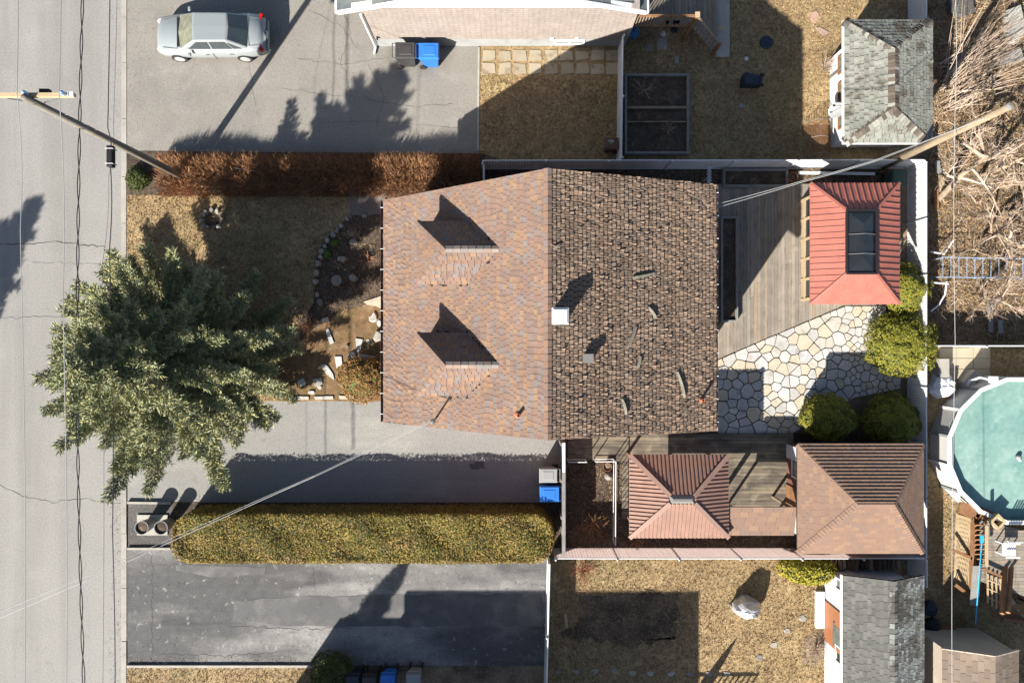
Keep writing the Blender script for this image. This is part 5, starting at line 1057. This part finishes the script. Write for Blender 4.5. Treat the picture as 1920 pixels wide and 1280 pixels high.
c = P(1142, 892, .2); sp_ = thing('stone_lantern', 'pale round garden ornament below the terracotta pot', 'ornament', (c.x, c.y, .03)); MB().lathe([(.16, .03), (.2, .15), (.1, .3), (.04, .36)], (c.x, c.y, 0), 14).build('body', M['stone'], sp_, True); MB().lathe([(.05, .36), (.06, .42), (.01, .46)], (c.x, c.y, 0), 10).build('knob', M['stone'], sp_, True)

# ---------------- wheelie bins ----------------
def bin_(label, px, py, m, rz, lid=None, loc=None, tilt=None, group='wheelie bins', s=1.0):
    rt = thing('wheelie_bin', label, 'bin', (0, 0, 0), group)
    b = MB(); w_, d_, h_ = .29, .36, .95; b.add([(-w_*.8, -d_*.72, .05), (w_*.8, -d_*.72, .05), (w_*.8, d_*.6, .05), (-w_*.8, d_*.6, .05), (-w_, -d_, h_), (w_, -d_, h_), (w_, d_, h_), (-w_, d_, h_)], [(3, 2, 1, 0), (4, 5, 6, 7), (0, 1, 5, 4), (1, 2, 6, 5), (2, 3, 7, 6), (3, 0, 4, 7)]); b.build('body', M[m], rt, local=True, bevel=.02)
    ld = MB().prism([(-.31, -.4), (.31, -.4), (.31, .36), (-.31, .36)], .95, 1.03, [(-.27, -.36), (.27, -.36), (.27, .34), (-.27, .34)]).build('lid', M[lid or m], rt, local=True, bevel=.015)
    MB().prism([(-.18, -.26), (.18, -.26), (.18, .2), (-.18, .2)], 1.028, 1.045, [(-.16, -.24), (.16, -.24), (.16, .18), (-.16, .18)]).build('lid_panel', M[lid or m], ld, local=True)
    MB().tube([(-.26, .36, .96), (-.26, .46, .98), (.26, .46, .98), (.26, .36, .96)], .016, 6).build('handle', M[lid or m], rt, local=True)
    for x in (-.26, .26):
        q = MB(); q.lathe([(.13, -.03), (.13, .03)], (0, 0, 0), 14); vs = [(x+v[2], .3+v[0], .13+v[1]) for v in q.v]; MB().add(vs, q.f).build('wheel', M['rubber'], rt, local=True)
    p = P(px, py, 1.0); rt.location = loc or (p.x, p.y, .013); rt.rotation_euler = (tilt or 0, 0, rz); rt.scale = (s,)*3; return rt
H2 = math.pi/2
bin_('pale grey bin at the driveway end beside blue one', 1029, 891, 'bin_grey', -H2); bin_('bright blue bin at driveway end by the green hedge', 1031, 925, 'bin_blue', -H2, s=1.08)
bin_('dark grey bin against pale brick wall', 760, 97, 'bin_dark', H2, s=1.12); bin_('blue bin against pale brick wall', 804, 98, 'bin_blue', H2, s=1.12)
bin_('dark blue bin at bottom edge, leftmost of the row', 660, 1283, 'bin_navy', 0); bin_('black bin at bottom edge between dark and bright blue bins', 692, 1285, 'bin_dark', 0); bin_('bright blue bin at bottom edge of the picture', 727, 1281, 'bin_blue', 0)
bin_('silver grey bin at bottom edge, rightmost of the row', 775, 1279, 'bin_grey', 0); cb_ = bin_('brown compost bin with white mark beside the slat fence', 1148, 266, 'bin_brown', -H2, s=.8)
MB().tube([(-.06+.075*math.cos(t), -.02+.075*math.sin(t), 1.05) for t in (2*math.pi*i/12 for i in range(13))], .014, 5, False).bb(-.13, -.2, 1.046, -.1, .1, 1.056).bb(-.07, .04, 1.046, -.03, .1, 1.056).build('printed_mark', M['white'], cb_, local=True)
bin_('dark navy bin tipped over on the shaded upper lawn', 0, 0, 'bin_navy', -H2-.1, loc=(*P(1423, 160)[:2], .33), tilt=math.radians(88), s=.8)
bin_('dark green bin in the corner of rear fence', 1688, 333, 'bin_green', 0, s=.95)
nt2 = thing('garden_netting', 'fine dark netting stretched on hoops below the white shed', 'netting', g3(1528, 266, .03)); q = MB()
arc = lambda u, v: P(1504+50*u, 233+62*v, .03)+Vector((0, 0, .75*math.sin(math.pi*(.08+.84*u))))
for i in range(26): q.tube([arc(i/25, v/6) for v in range(7)], .005, 3, False)
for j in range(30): q.tube([arc(u/10, j/29) for u in range(11)], .005, 3, False)
tag(q.build('mesh', M['wood_brown'], nt2), kind='stuff')
for v in (0, .5, 1): MB().tube([arc(u/12, v) for u in range(13)], .012, 5).build('hoop', M['grey_metal'], nt2)
# ---------------- small yard things ----------------
c = P(1436, 81); tag(MB().lathe([(.28, .03), (.28, .07), (.25, .09), (.02, .1)], (c.x, c.y, 0), 24).build('manhole_cover', M['bin_navy']), 'round dark cover lying on the shaded upper lawn', 'cover')
sv = thing('snow_shovel', 'snow shovel with blue blade and yellow grip leaning at deck steps', 'shovel', g3(1338, 88, .03)); a = P(1341, 85, .15); b_ = P(1351, 55, .95)
MB().tube([a, b_], .016, 6).build('shaft', M['cable_grey'], sv); MB().tube([b_+Vector((-.07, 0, 0)), b_+Vector((-.07, .1, .05)), b_+Vector((.07, .1, .05)), b_+Vector((.07, 0, 0)), b_+Vector((-.07, 0, 0))], .018, 6).build('grip', M['yellow'], sv)
q = MB(); vs = []; 
for i in range(5): t = i/4; yy = a.y+.04-.32*t; z = .14-.12*math.sin(t*1.9); vs += [(a.x-.3, yy, z), (a.x+.12, yy-.03, z)]
q.add(vs+[(x, y, z-.01) for x, y, z in vs], [(2*i, 2*i+2, 2*i+3, 2*i+1) for i in range(4)]+[(10+2*i, 11+2*i, 13+2*i, 12+2*i) for i in range(4)]); q.build('blade', M['tarp_blue'], sv)
def crumple(label, px, py, r, h, m, name, cat, seed, z=.03, n=14, sq=1.0):
    rs = random.Random(seed); c = P(px, py, h*.4); b = MB(); vs = []; rings = ((1, 0), (1.02, .35), (.85, .7), (.55, .95), (.25, 1.02))
    for k, (rr, hh) in enumerate(rings):
        for i in range(n): t = 2*math.pi*i/n; j = rs.uniform(.82, 1.14); vs.append((c.x+r*rr*j*math.cos(t), c.y+r*sq*rr*j*math.sin(t), z+max(0, h*hh*rs.uniform(.85, 1.1)) if k else z))
    vs.append((c.x, c.y, z+h*1.02)); fs = [(k*n+i, k*n+(i+1) % n, (k+1)*n+(i+1) % n, (k+1)*n+i) for k in range(4) for i in range(n)]+[(4*n+i, 4*n+(i+1) % n, 5*n) for i in range(n)]
    return tag(b.add(vs, fs).build(name, M[m]), label, cat)
crumple('crumpled silver cover over a round barbecue on the sunny lawn', 1400, 1138, .58, .95, 'cover_silver', 'barbecue_cover', 'cover', 3, sq=.75)
crumple('white crumpled tarp beside the pool wall', 1768, 722, .55, .5, 'tarp_white', 'tarp', 'tarp', 5); crumple('blue crumpled tarp against the pale house corner', 1186, 58, .3, .3, 'tarp_blue', 'tarp', 'tarp', 6); crumple('dark plastic bags behind the grey shed, upper heap', 1743, 1140, .32, .35, 'bin_navy', 'plastic_bag', 'bag', 7)
crumple('black plastic bag behind the grey shed, lower heap', 1748, 1172, .36, .3, 'black', 'plastic_bag', 'bag', 8); crumple('pale cloth bundle under the deck rail', 1243, 64, .12, .15, 'tarp_white', 'cloth', 'cloth', 9); crumple('small white scrap on the shaded lawn', 1399, 111, .09, .08, 'white', 'paper_scrap', 'scrap', 10); crumple('blue-grey crate sized bundle under the deck', 1264, 56, .14, .2, 'bin_navy', 'bundle', 'bundle', 11)
c = P(1389, 199); tag(MB().lathe([(.11, .03), (.11, .05), (.03, .055)], (c.x, c.y, 0), 14).build('flying_disc', M['bin_grey']), 'small pale disc on the shaded upper lawn', 'disc')
def board(label, a, b_, w_, th, m, z0=.04, z1=None, name='board', cat='board'):
    p, q_ = P(*a, z0), P(*b_, z1 if z1 is not None else z0); return tag(MB().bar(p, q_, w_, th).build(name, M[m]), label, cat)
board('short plank lying on the shaded vegetable plot', (1060, 1149), (1063, 1174), .12, .04, 'wood_pale', .05); board('white board along the rear fence above red gazebo', (1497, 324), (1640, 326), .12, .04, 'white', .3)
board('brown sheet board leaning beside the tan shed', (1758, 1180), (1792, 1182), .5, .03, 'wood_brown', .2)
for lb, a, b_, m in (('upright pale board in right yard below ladder frame', (1857, 565), (1857, 622), 'wood_weathered'), ('grey stub board in right yard beside the upright one', (1875, 600), (1876, 625), 'wood_weathered'), ('rust coloured plank near the bent trunk', (1755, 355), (1756, 395), 'wood_brown'), ('pale plank beside the bent trunk', (1765, 330), (1767, 365), 'wood_pale'), ('grey plank at the fence behind the bent trunk', (1757, 302), (1760, 325), 'wood_weathered')): board(lb, a, b_, .2, .05, m, .1)
# blue ladder frame
ldr = thing('ladder', 'blue metal ladder frame lying under the bare trees', 'ladder', g3(1850, 505, .0)); zl = .8
for py in (482, 519): MB().tube([P(1766, py, zl), P(1960, py+4, zl)], .02, 6).build('rail', M['blue_paint'], ldr)
for i in range(13): MB().tube([P(1768+i*15, 482, zl), P(1768+i*15, 520, zl)], .013, 6).build('rung', M['blue_paint'], ldr)
for px in (1768, 1850): 
    for py in (483, 518): p = P(px, py, zl); MB().tube([(p.x, p.y, -.03), p], .025, 6).build('leg', M['blue_paint'], ldr)
for lb, pts in (('curved white hose beside the fence below ladder frame', [(1775, 528), (1772, 552), (1760, 572), (1745, 584)]), ('white pipe from the fence, above the ladder frame', [(1744, 472), (1770, 476), (1788, 450)]), ('white pipe from the fence, at the ladder frame base', [(1744, 529), (1778, 532)])):
    tag(MB().tube([P(*p, .5) for p in pts], .035, 6).build('pipe', M['plastic_white']), lb, 'pipe')
ph = thing('pool_pump', 'white pool skimmer box with hose on the rim', 'pump', (*P(1862, 711, 1.3)[:2], 1.3)); p = P(1862, 711, 1.4); MB().bb(p.x-.17, p.y-.14, 1.32, p.x+.17, p.y+.14, 1.5).build('box', M['plastic_white'], ph, bevel=.04)
MB().tube([P(1856, 711, 1.4), P(1838, 707, 1.1), P(1818, 714, .6), P(1811, 728, .3), P(1822, 738, .15)], .05, 8).build('hose', M['plastic_white'], ph)
# pool deck in the lower right
pd = thing('pool_deck', 'brown timber pool deck with lattice, gate and railings', 'deck', g3(1870, 1050, 0)); dz = 1.15
deck(pd, [(1838, 975), (1990, 1010), (1990, 1140), (1838, 1090)], dz, 'x', .14, 'wood_grey')
def lattice(a, b_, c_, d_, n, m):
    a, b_, c_, d_ = map(Vector, (a, b_, c_, d_))
    for i in range(n):
        for s in (0, 1):
            t = (i+.5)/n; p, q_ = (a.lerp(b_, t), d_.lerp(c_, min(1, max(0, t+(.35 if s else -.35))))); MB().bar(p+Vector((0, 0, .012*s)), q_+Vector((0, 0, .012*s)), .03, .012).build('lattice_slat', M[m], pd)
def bar(a, b_, w_, h, m, nm): MB().bar(a, b_, w_, h).build(nm, M[m], pd)
lattice(P(1792, 962, .5), P(1822, 972, .9), P(1822, 1040, .9), P(1790, 1030, .5), 12, 'wood_pale'); lattice(P(1790, 1034, .5), P(1820, 1042, .9), P(1818, 1115, .9), P(1788, 1092, .5), 10, 'wood_pale')
for a, b_ in (((1796, 958), (1824, 970)), ((1824, 970), (1820, 1112)), ((1786, 1030), (1822, 1046)), ((1790, 1095), (1818, 1116))): bar(P(*a, .95), P(*b_, .95), .12, .08, 'wood_brown', 'rail')
for a, b_ in (((1798, 950), (1838, 960)), ((1832, 958), (1868, 972))): bar(P(*a, 1.2), P(*b_, 1.2), .45, .06, 'wood_brown', 'bench_top')
q = P(1872, 978, 1.5); MB().lathe([(.3, 1.2), (.34, 1.5), (.2, 1.5), (.18, 1.3)], (q.x, q.y, 0), 4, (True, False)).build('planter_post', M['wood_pale'], pd)
for i in range(10): bar(P(1828, 984+i*9, 1.2), P(1848, 982+i*9.3, 1.6), .05, .05, 'wood_brown', 'baluster')
bar(P(1850, 985, 1.9), P(1850, 1062, 1.9), .1, .06, 'wood_pale', 'rail'); bar(P(1828, 980, 1.15), P(1826, 1062, 1.15), .1, .06, 'wood_brown', 'rail')
for i in range(8): bar(P(1842+i*4.5, 1066+i*2.5, 1.1), P(1840+i*5, 1118+i*3, .2), .07, .03, 'wood_brown', 'board')
for i in range(5): bar(P(1852+i*8, 1075+i*3, 1.3), P(1852+i*8, 1130+i*5, 1.3), .05, .05, 'wood_pale', 'baluster')
for i in range(3): bar(P(1850, 1086+i*16, 1.31), P(1886, 1100+i*17, 1.31), .045, .045, 'wood_pale', 'rail')
for px in (1879, 1890): bar(P(px+6, 1062, 1.15), P(px, 1150 if px < 1885 else 1148, 2.3), .13, .13, 'wood_brown', 'post')
bar(P(1845, 1066, 1.35), P(1880, 1082, 1.35), .1, .06, 'wood_brown', 'rail'); bar(P(1836, 1130, .6), P(1880, 1162, .6), .1, .06, 'wood_brown', 'rail'); bar(P(1880, 1160, .7), P(1930, 1166, .7), .12, .08, 'wood_brown', 'rail'); bar(P(1892, 1120, 1.2), P(1920, 1154, .6), .16, .06, 'wood_post', 'stringer')
for i in range(4): bar(P(1884, 1132+i*9, 1.0-.2*i), P(1930, 1140+i*9, 1.0-.2*i), .2, .04, 'wood_brown', 'step')
for px, py in ((1800, 958), (1824, 1050), (1838, 1090), (1845, 980), (1910, 1000), (1910, 1120)): p = P(px, py); MB().bb(p.x-.05, p.y-.05, 0, p.x+.05, p.y+.05, 1.1).build('post', M['wood_brown'], pd)
wb = board('long grey weathered board resting on the pool deck rail', (1832, 1060), (1826, 1133), .34, .03, 'wood_weathered', 1.45, 1.2)
nt_ = thing('pool_brush', 'turquoise pool brush on a long pole across the deck', 'brush', (*P(1835, 1090, 1.5)[:2], 1.3)); MB().tube([P(1841, 1012, 1.75), P(1829, 1170, 1.35)], .022, 6).build('pole', M['blue_bright'], nt_); MB().obox(P(1841, 1010, 1.78), (.12, .3, .06)).build('brush_head', M['blue_bright'], nt_)
chr_ = thing('plastic_chair', 'white plastic chair on the pool deck at right edge', 'chair', (*P(1893, 1030, dz)[:2], dz)); c = P(1893, 1030, 1.6)
for i in range(6): MB().bb(c.x-.28+i*.09, c.y-.25, 1.58, c.x-.22+i*.09, c.y+.25, 1.61).build('seat_slat', M['plastic_white'], chr_)
for s in (-1, 1):
    for t in (-1, 1): MB().bb(c.x+s*.24-.02, c.y+t*.22-.02, dz+.006, c.x+s*.24+.02, c.y+t*.22+.02, 1.58).build('leg', M['plastic_white'], chr_)
    MB().bb(c.x-.3, c.y+s*.27, 1.8, c.x+.25, c.y+s*.27+.05, 1.84).build('armrest', M['plastic_white'], chr_)
for i in range(5): MB().bar((c.x-.2+i*.1, c.y+.27, 1.6), (c.x-.22+i*.11, c.y+.42, 2.05), .06, .02).build('back_slat', M['plastic_white'], chr_)
# firewood
for i in range(15):
    px = 1566+i*8.4; a = P(px, 1048, .5+.12*(i % 3)); b_ = P(px+U(-2, 3), 1066+U(-2, 4), .5+.12*(i % 3)); a.y = min(a.y, SY-.12); r_ = U(.07, .1)
    tag(MB().tube([a, b_], r_, 7).build('firewood_log', M['log']), 'firewood log behind the white shed, %s from the left' % ('first', 'second', 'third', 'fourth', 'fifth', 'sixth', 'seventh', 'eighth', 'ninth', 'tenth', 'eleventh', 'twelfth', 'thirteenth', 'fourteenth', 'fifteenth')[i], 'log', 'firewood logs behind the white shed')
q = thing('log_rack', 'low timber rack under the firewood between fence and shed', 'rack', (*P(1625, 1058)[:2], 0)); a = P(1556, 1062, .3); b_ = P(1692, 1048, .3)
for z in (.1, .38): MB().bb(a.x, -9.25, z, b_.x, -9.15, z+.06).build('rail', M['wood_weathered'], q); MB().bb(a.x, -9.0, z, b_.x, -8.92, z+.06).build('rail', M['wood_weathered'], q)
for x in (a.x, (a.x+b_.x)/2, b_.x-.08): MB().bb(x, -9.14, 0, x+.08, -9.01, .44).build('post', M['wood_weathered'], q)

# ---------------- car ----------------
cr = thing('parked_car', 'silver sedan parked on the north driveway facing the road', 'car', (-12.5, 12.72, .013)); Lc = lambda x, y, z: (x-2.3, y, z)
st = [(0.0, .55, .35, .52), (.08, .68, .27, .62), (.3, .79, .22, .7), (.8, .85, .2, .8), (1.2, .86, .2, .87), (2.3, .87, .2, .9), (3.4, .865, .2, .93), (3.95, .85, .22, .97), (4.35, .8, .25, .95), (4.52, .74, .28, .86), (4.6, .66, .36, .7)]
b = MB(); n = 11
for x, w_, zb, zt in st:
    zm = (zb+zt)/2
    half = [(w_*.86, zb), (w_*.97, zb+(zt-zb)*.25), (w_, zm), (w_*.97, zb+(zt-zb)*.8), (w_*.86, zt-.015), (0, zt+.03)]
    ring = [Lc(x, -y, z) for y, z in half]+[Lc(x, y, z) for y, z in half[-2::-1]]; b.v += ring
for i in range(len(st)-1):
    for k in range(n): a = i*n+k; c = i*n+(k+1) % n; b.f.append((a, c, c+n, a+n))
b.f.append(tuple(range(n))); b.f.append(tuple(range((len(st)-1)*n, len(st)*n))[::-1])
body = b.build('body', M['car_paint'], cr, True, local=True)
gx = [(1.12, .74, .86), (1.92, .58, 1.4), (3.22, .57, 1.4), (3.95, .7, .95)]
b = MB(); vs = [Lc(gx[0][0], -gx[0][1], gx[0][2]), Lc(gx[1][0], -gx[1][1], gx[1][2]), Lc(gx[2][0], -gx[2][1], gx[2][2]), Lc(gx[3][0], -gx[3][1], gx[3][2])]
vs += [(x, -y, z) for x, y, z in vs]; ctr = [Lc(1.06, 0, .89), Lc(1.88, 0, 1.415), Lc(3.28, 0, 1.415), Lc(4.03, 0, .98)]
b.add(vs+ctr, [(0, 1, 9, 8), (8, 9, 5, 4), (1, 2, 10, 9), (9, 10, 6, 5), (2, 3, 11, 10), (10, 11, 7, 6), (0, 3, 2, 1), (4, 5, 6, 7)]); cb = b.build('cabin', M['car_paint'], cr, local=True, bevel=.05)
def panel(nm, cs, m, off, par=cr):
    cs = [Vector(c) for c in cs]; nr = (cs[1]-cs[0]).cross(cs[2]-cs[0]).normalized(); m_ = sum(cs, Vector())/len(cs)
    if nr.dot(m_-Vector((0, 0, .8))) < 0: nr = -nr; cs = cs[::-1]
    k = len(cs); return MB().add([c+nr*off for c in cs]+[c+nr*(off-.02) for c in cs], [tuple(range(k)), tuple(range(2*k-1, k-1, -1))]+[(i, k+i, k+(i+1) % k, (i+1) % k) for i in range(k)]).build(nm, M[m], par, local=True)
def lerp3(a, b_, t): return Vector(a).lerp(Vector(b_), t)
for nm, i, m in (('windscreen', 0, 'car_glass_tan'), ('rear_window', 2, 'car_glass')):
    for s in (0, 4):
        A0, A1, C0, C1 = vs[i+s], vs[i+1+s], ctr[i], ctr[i+1]; q = lambda u, v: lerp3(lerp3(C0, A0, u), lerp3(C1, A1, u), v); panel(nm, [q(0, .06), q(.9, .06), q(.9, .94), q(0, .94)], m, .008)
for s in (0, 4):
    sgn = -1 if s == 0 else 1; q = lambda x, t: Vector(Lc(x, sgn*(.73+(.585-.73)*t), .9+.5*t))
    for nm, c in (('side_window', [(1.5, .1), (2.42, .1), (2.42, .84), (1.98, .84)]), ('side_window', [(2.5, .1), (3.3, .1), (3.12, .84), (2.5, .84)]), ('quarter_window', [(3.36, .1), (3.72, .12), (3.22, .76)])): panel(nm, [q(x, t) for x, t in c], 'car_glass', .012)
    for x in (.85, 3.6):
        w_ = MB(); w_.lathe([(.31, -.09), (.32, 0), (.31, .09)], (0, 0, 0), 20); o = MB().add([Lc(x+v[0], sgn*.79+v[2], .31+v[1]) for v in w_.v], w_.f).build('wheel', M['rubber'], cr, local=True)
        w_ = MB(); w_.lathe([(.21, 0), (.2, .01), (.05, .025)], (0, 0, 0), 14); MB().add([Lc(x+v[0], sgn*(.883+v[2]*.8), .31+v[1]) for v in w_.v], [f if sgn < 0 else f[::-1] for f in w_.f]).build('rim', M['alloy'], o, local=True)
    MB().obox(Lc(1.55, sgn*.93, .93), (.11, .17, .11)).build('mirror', M['car_paint'], cr, local=True, bevel=.02)
    MB().obox(Lc(4.42, sgn*.62, .82), (.16, .34, .18), Matrix.Rotation(sgn*-.5, 3, 'Z')).build('tail_light', M['tail_red'], cr, local=True, bevel=.03); MB().obox(Lc(.2, sgn*.56, .6), (.2, .24, .1), Matrix.Rotation(sgn*.6, 3, 'Z')).build('headlight', M['lamp_clear'], cr, local=True, bevel=.03)
    MB().bar(Lc(2.45, sgn*.878, .3), Lc(2.45, sgn*.868, .82), .012, .012).build('door_seam', M['black'], cr, local=True); MB().obox(Lc(2.2, sgn*.885, .74), (.16, .03, .03)).build('door_handle', M['car_paint'], cr, local=True); MB().obox(Lc(3.2, sgn*.882, .76), (.16, .03, .03)).build('door_handle', M['car_paint'], cr, local=True)
for x_, y_ in ((4.0, .62), (1.0, .66)): MB().bar(Lc(x_, -y_, st[7][3]+.012 if x_ > 2 else .862), Lc(x_, y_, st[7][3]+.012 if x_ > 2 else .862), .012, .012).build('panel_seam', M['black'], cr, local=True)
for s in (-1, 1): MB().bar(Lc(.35, s*.56, .735), Lc(1.0, s*.66, .842), .014, .012).build('panel_seam', M['grey_metal'], cr, local=True); MB().bar(Lc(4.02, s*.6, .98), Lc(4.4, s*.55, .95), .014, .012).build('panel_seam', M['grey_metal'], cr, local=True)
MB().obox(Lc(4.56, 0, .42), (.18, 1.35, .2)).build('bumper', M['car_paint'], cr, local=True, bevel=.05); MB().obox(Lc(4.62, 0, .62), (.03, .32, .16)).build('number_plate', M['white'], cr, local=True); MB().obox(Lc(1.06, 0, .885), (.1, 1.2, .03)).build('wiper_cowl', M['black'], cr, local=True)

# ---------------- poles and wires ----------------
up = thing('utility_pole', 'tall timber utility pole with crossarm rising from the brown hedge', 'pole', (-13.8, 6.9, 0)); T = Vector((-13.8, 6.9, 9.7))
MB().tube([(-13.8, 6.9, -.1), T], [.15, .1], 14).build('shaft', M['pole_wood'], up, True); MB().bb(T.x-1.25, T.y+.1, 9.35, T.x+1.25, T.y+.21, 9.48).build('crossarm', M['wood_pale'], up)
for dx in (-1.1, -.05, 1.02): MB().lathe([(.03, 9.48), (.07, 9.54), (.05, 9.6), (.07, 9.64), (.03, 9.7)], (T.x+dx, T.y+.155, 0), 10).build('insulator', M['insulator'], up, True)
MB().bar((T.x+.1, T.y+.09, 9.0), (T.x+.75, T.y+.09, 9.34), .04, .02).build('brace', M['steel'], up); MB().bar((T.x-.1, T.y+.09, 9.0), (T.x-.75, T.y+.09, 9.34), .04, .02).build('brace', M['steel'], up)
MB().obox((T.x+.32, T.y+.3, 9.28), (.28, .14, .14)).build('bracket', M['black'], up); MB().obox((T.x+1.2, T.y+.16, 9.5), (.16, .13, .05)).build('end_cap', M['white'], up)
for z in (8.1, 7.2, 6.6): MB().tube([(T.x-.2, T.y-.05, z), (T.x+.2, T.y+.05, z)], .012, 5).build('bolt', M['steel'], up)
pz = 7.4; base = Vector((933*(H-pz)/F, 440*(H-pz)/F, 0)); p2 = thing('utility_pole', 'pale bare timber pole at the upper right fence corner', 'pole', base); MB().tube([base-Vector((0, 0, .1)), base+Vector((0, 0, pz))], [.16, .11], 14).build('shaft', M['wood_post'], p2, True); MB().lathe([(.125, pz-.02), (.125, pz+.02), (.02, pz+.05)], base, 14).build('pole_cap', M['wood_weathered'], p2)
for z in (6.2, 6.5): MB().tube([base+Vector((-.17, .02, z)), base+Vector((.17, -.02, z))], .014, 5).build('bolt', M['steel'], p2)
def wire(label, pts, r, m, name='overhead_wire', sub=1):
    q = []; 
    for (a, b_) in zip(pts, pts[1:]):
        for i in range(8): t = i/8; q.append(Vector(a).lerp(Vector(b_), t)-Vector((0, 0, .12*math.sin(math.pi*t))))
    q.append(Vector(pts[-1])); return tag(MB().tube(q, r, 5).build(name, M[m]), label, 'wire', 'overhead wires')
def W(l): return [P(a, b_, c) for a, b_, c in l]
wire('pale overhead wire at far left of the road', W([(24, -420, 9.4), (32, 178, 9.7), (38, 430, 9.5), (45, 1500, 9.2)]), .012, 'cable_grey'); wire('pale overhead wire passing over the spruce tip', W([(108, -420, 9.4), (111, 176, 9.7), (118, 560, 9.5), (122, 1500, 9.2)]), .013, 'cable_grey')
wire('thin overhead wire close above the kerb', W([(221, -420, 6), (213, 230, 6.2), (204, 330, 6.1), (192, 495, 5.8), (190, 1500, 5.6)]), .006, 'cable_black'); wire('dark overhead cable carrying the black splice box', W([(203, -420, 6.2), (202, 240, 6.4), (206, 292, 6.3), (205, 470, 6.2), (211, 1000, 6), (213, 1500, 5.9)]), .016, 'cable_black')
tw = thing('twisted_cable', 'black twisted overhead cable above the road', 'cable', P(148, 400, 7.2), 'overhead wires')
for s in (0, 1):
    q = []; 
    for i in range(220): t = i/219; py = -420+1920*t; px = 157-12*math.sin(math.pi*min(1, max(0, (py+100)/1500)))+3*max(0, py-900)/400; p = P(px, py, 7.2); f = i*.42; q.append(p+Vector((.035*math.sin(f+s*math.pi), 0, .035*math.cos(f+s*math.pi))))
    MB().tube(q, .016, 5).build('strand', M['cable_black'], tw)
bx = thing('splice_box', 'black cable splice box hanging beside the utility pole', 'box', P(207, 293, 6.25)); c = P(208, 294, 6.2); MB().obox(c, (.2, .72, .22)).build('case', M['black'], bx, bevel=.03)
for dy in (-.25, .25): MB().obox(c+Vector((0, dy, .0)), (.26, .03, .26)).build('strap', M['cable_grey'], bx)
for s, lb in ((0, 'white service cable from house roof across the driveway'), (.07, 'thin second service cable beside the white one')): wire(lb, [MAST+Vector((0, s, -.05)), P(590, 893-s*30, 5.6), P(410, 974-s*60, 5.4), P(165, 1087-s*120, 5.9), P(-200, 1245-s*200, 6.6)], .01 if s == 0 else .006, 'cable_grey')
for s in (0, .12): wire('pale %s cable from house rear eave to the upper right pole' % ('twisted' if s else 'straight'), [(6.95, 4.6+s, 5.3), P(1510, 340-s*20, 5.7), P(1640, 303-s*20, 6.0), base+Vector((0, 0, 6.35+s))], .008, 'cable_grey')
wire('thin vertical wire above the pool and right yard', W([(1796, -420, 5.5), (1794, 100, 5.4), (1791, 640, 5.2), (1787, 1500, 5.4)]), .009, 'cable_grey')
wire('thin guy wire in the brown hedge beside pole', W([(440, 315, 1.3), (492, 322, .6)]), .008, 'cable_grey')

# ---------------- just outside the picture: what throws the lower shadows ----------------
sh_ = thing('southern_house', 'house beyond the lower edge, known by its shadow on the driveway', 'house', (-3, -22, 0)); x0, x1, y1 = -9.2, 3.2, -17.55
wall_box('wall', x0+.3, -26, x1-.3, y1-.3, 0, 4.9, .2, 'stucco', sh_); a, b_, c, d = (x0, -26.3, 5), (x1, -26.3, 5), (x1, y1, 5), (x0, y1, 5); slab_roof('roof', [[a, b_, (x1-3.5, -22, 6.3), (x0+3.5, -22, 6.3)], [b_, c, (x1-3.5, -22, 6.3)], [c, d, (x0+3.5, -22, 6.3), (x1-3.5, -22, 6.3)], [d, a, (x0+3.5, -22, 6.3)]], .15, 'shingle_dark', sh_)
MB().bb(-11.67, -21, 0, x0+.28, -18.15, 4.6).build('porch', M['stucco'], sh_)
spruce('slim conifer beyond the lower edge, known by its spiked shadow', (-10.6, -18.3, 0), 6.3, [(0, .6), (.4, .7), (.8, .4), (1, .03)], 15, .5)
um = thing('closed_parasol', 'closed parasol beyond the lower edge, known by its shadow', 'parasol', (7.0, -16.3, 0)); MB().tube([(7, -16.3, 0), (7, -16.3, 2.7)], .025, 8).build('pole', M['steel'], um); MB().lathe([(.16, .9), (.22, 1.2), (.12, 2.2), (.02, 2.7)], (7, -16.3, 0), 12).build('canopy', M['tarp_white'], um)
rl = thing('deck_railing', 'railing beyond the lower edge, known by its shadow on lawn', 'railing', (7.4, -16.7, 0)); MB().bb(6.0, -16.74, 1.85, 8.7, -16.66, 1.92).build('rail', M['wood_brown'], rl); MB().bb(6.0, -16.74, .9, 8.7, -16.66, .97).build('rail', M['wood_brown'], rl)
for i in range(12): x = 6.0+i*.24; MB().bb(x, -16.73, 0 if i % 5 == 0 else .97, x+.05, -16.68, 1.85).build('baluster', M['wood_brown'], rl)
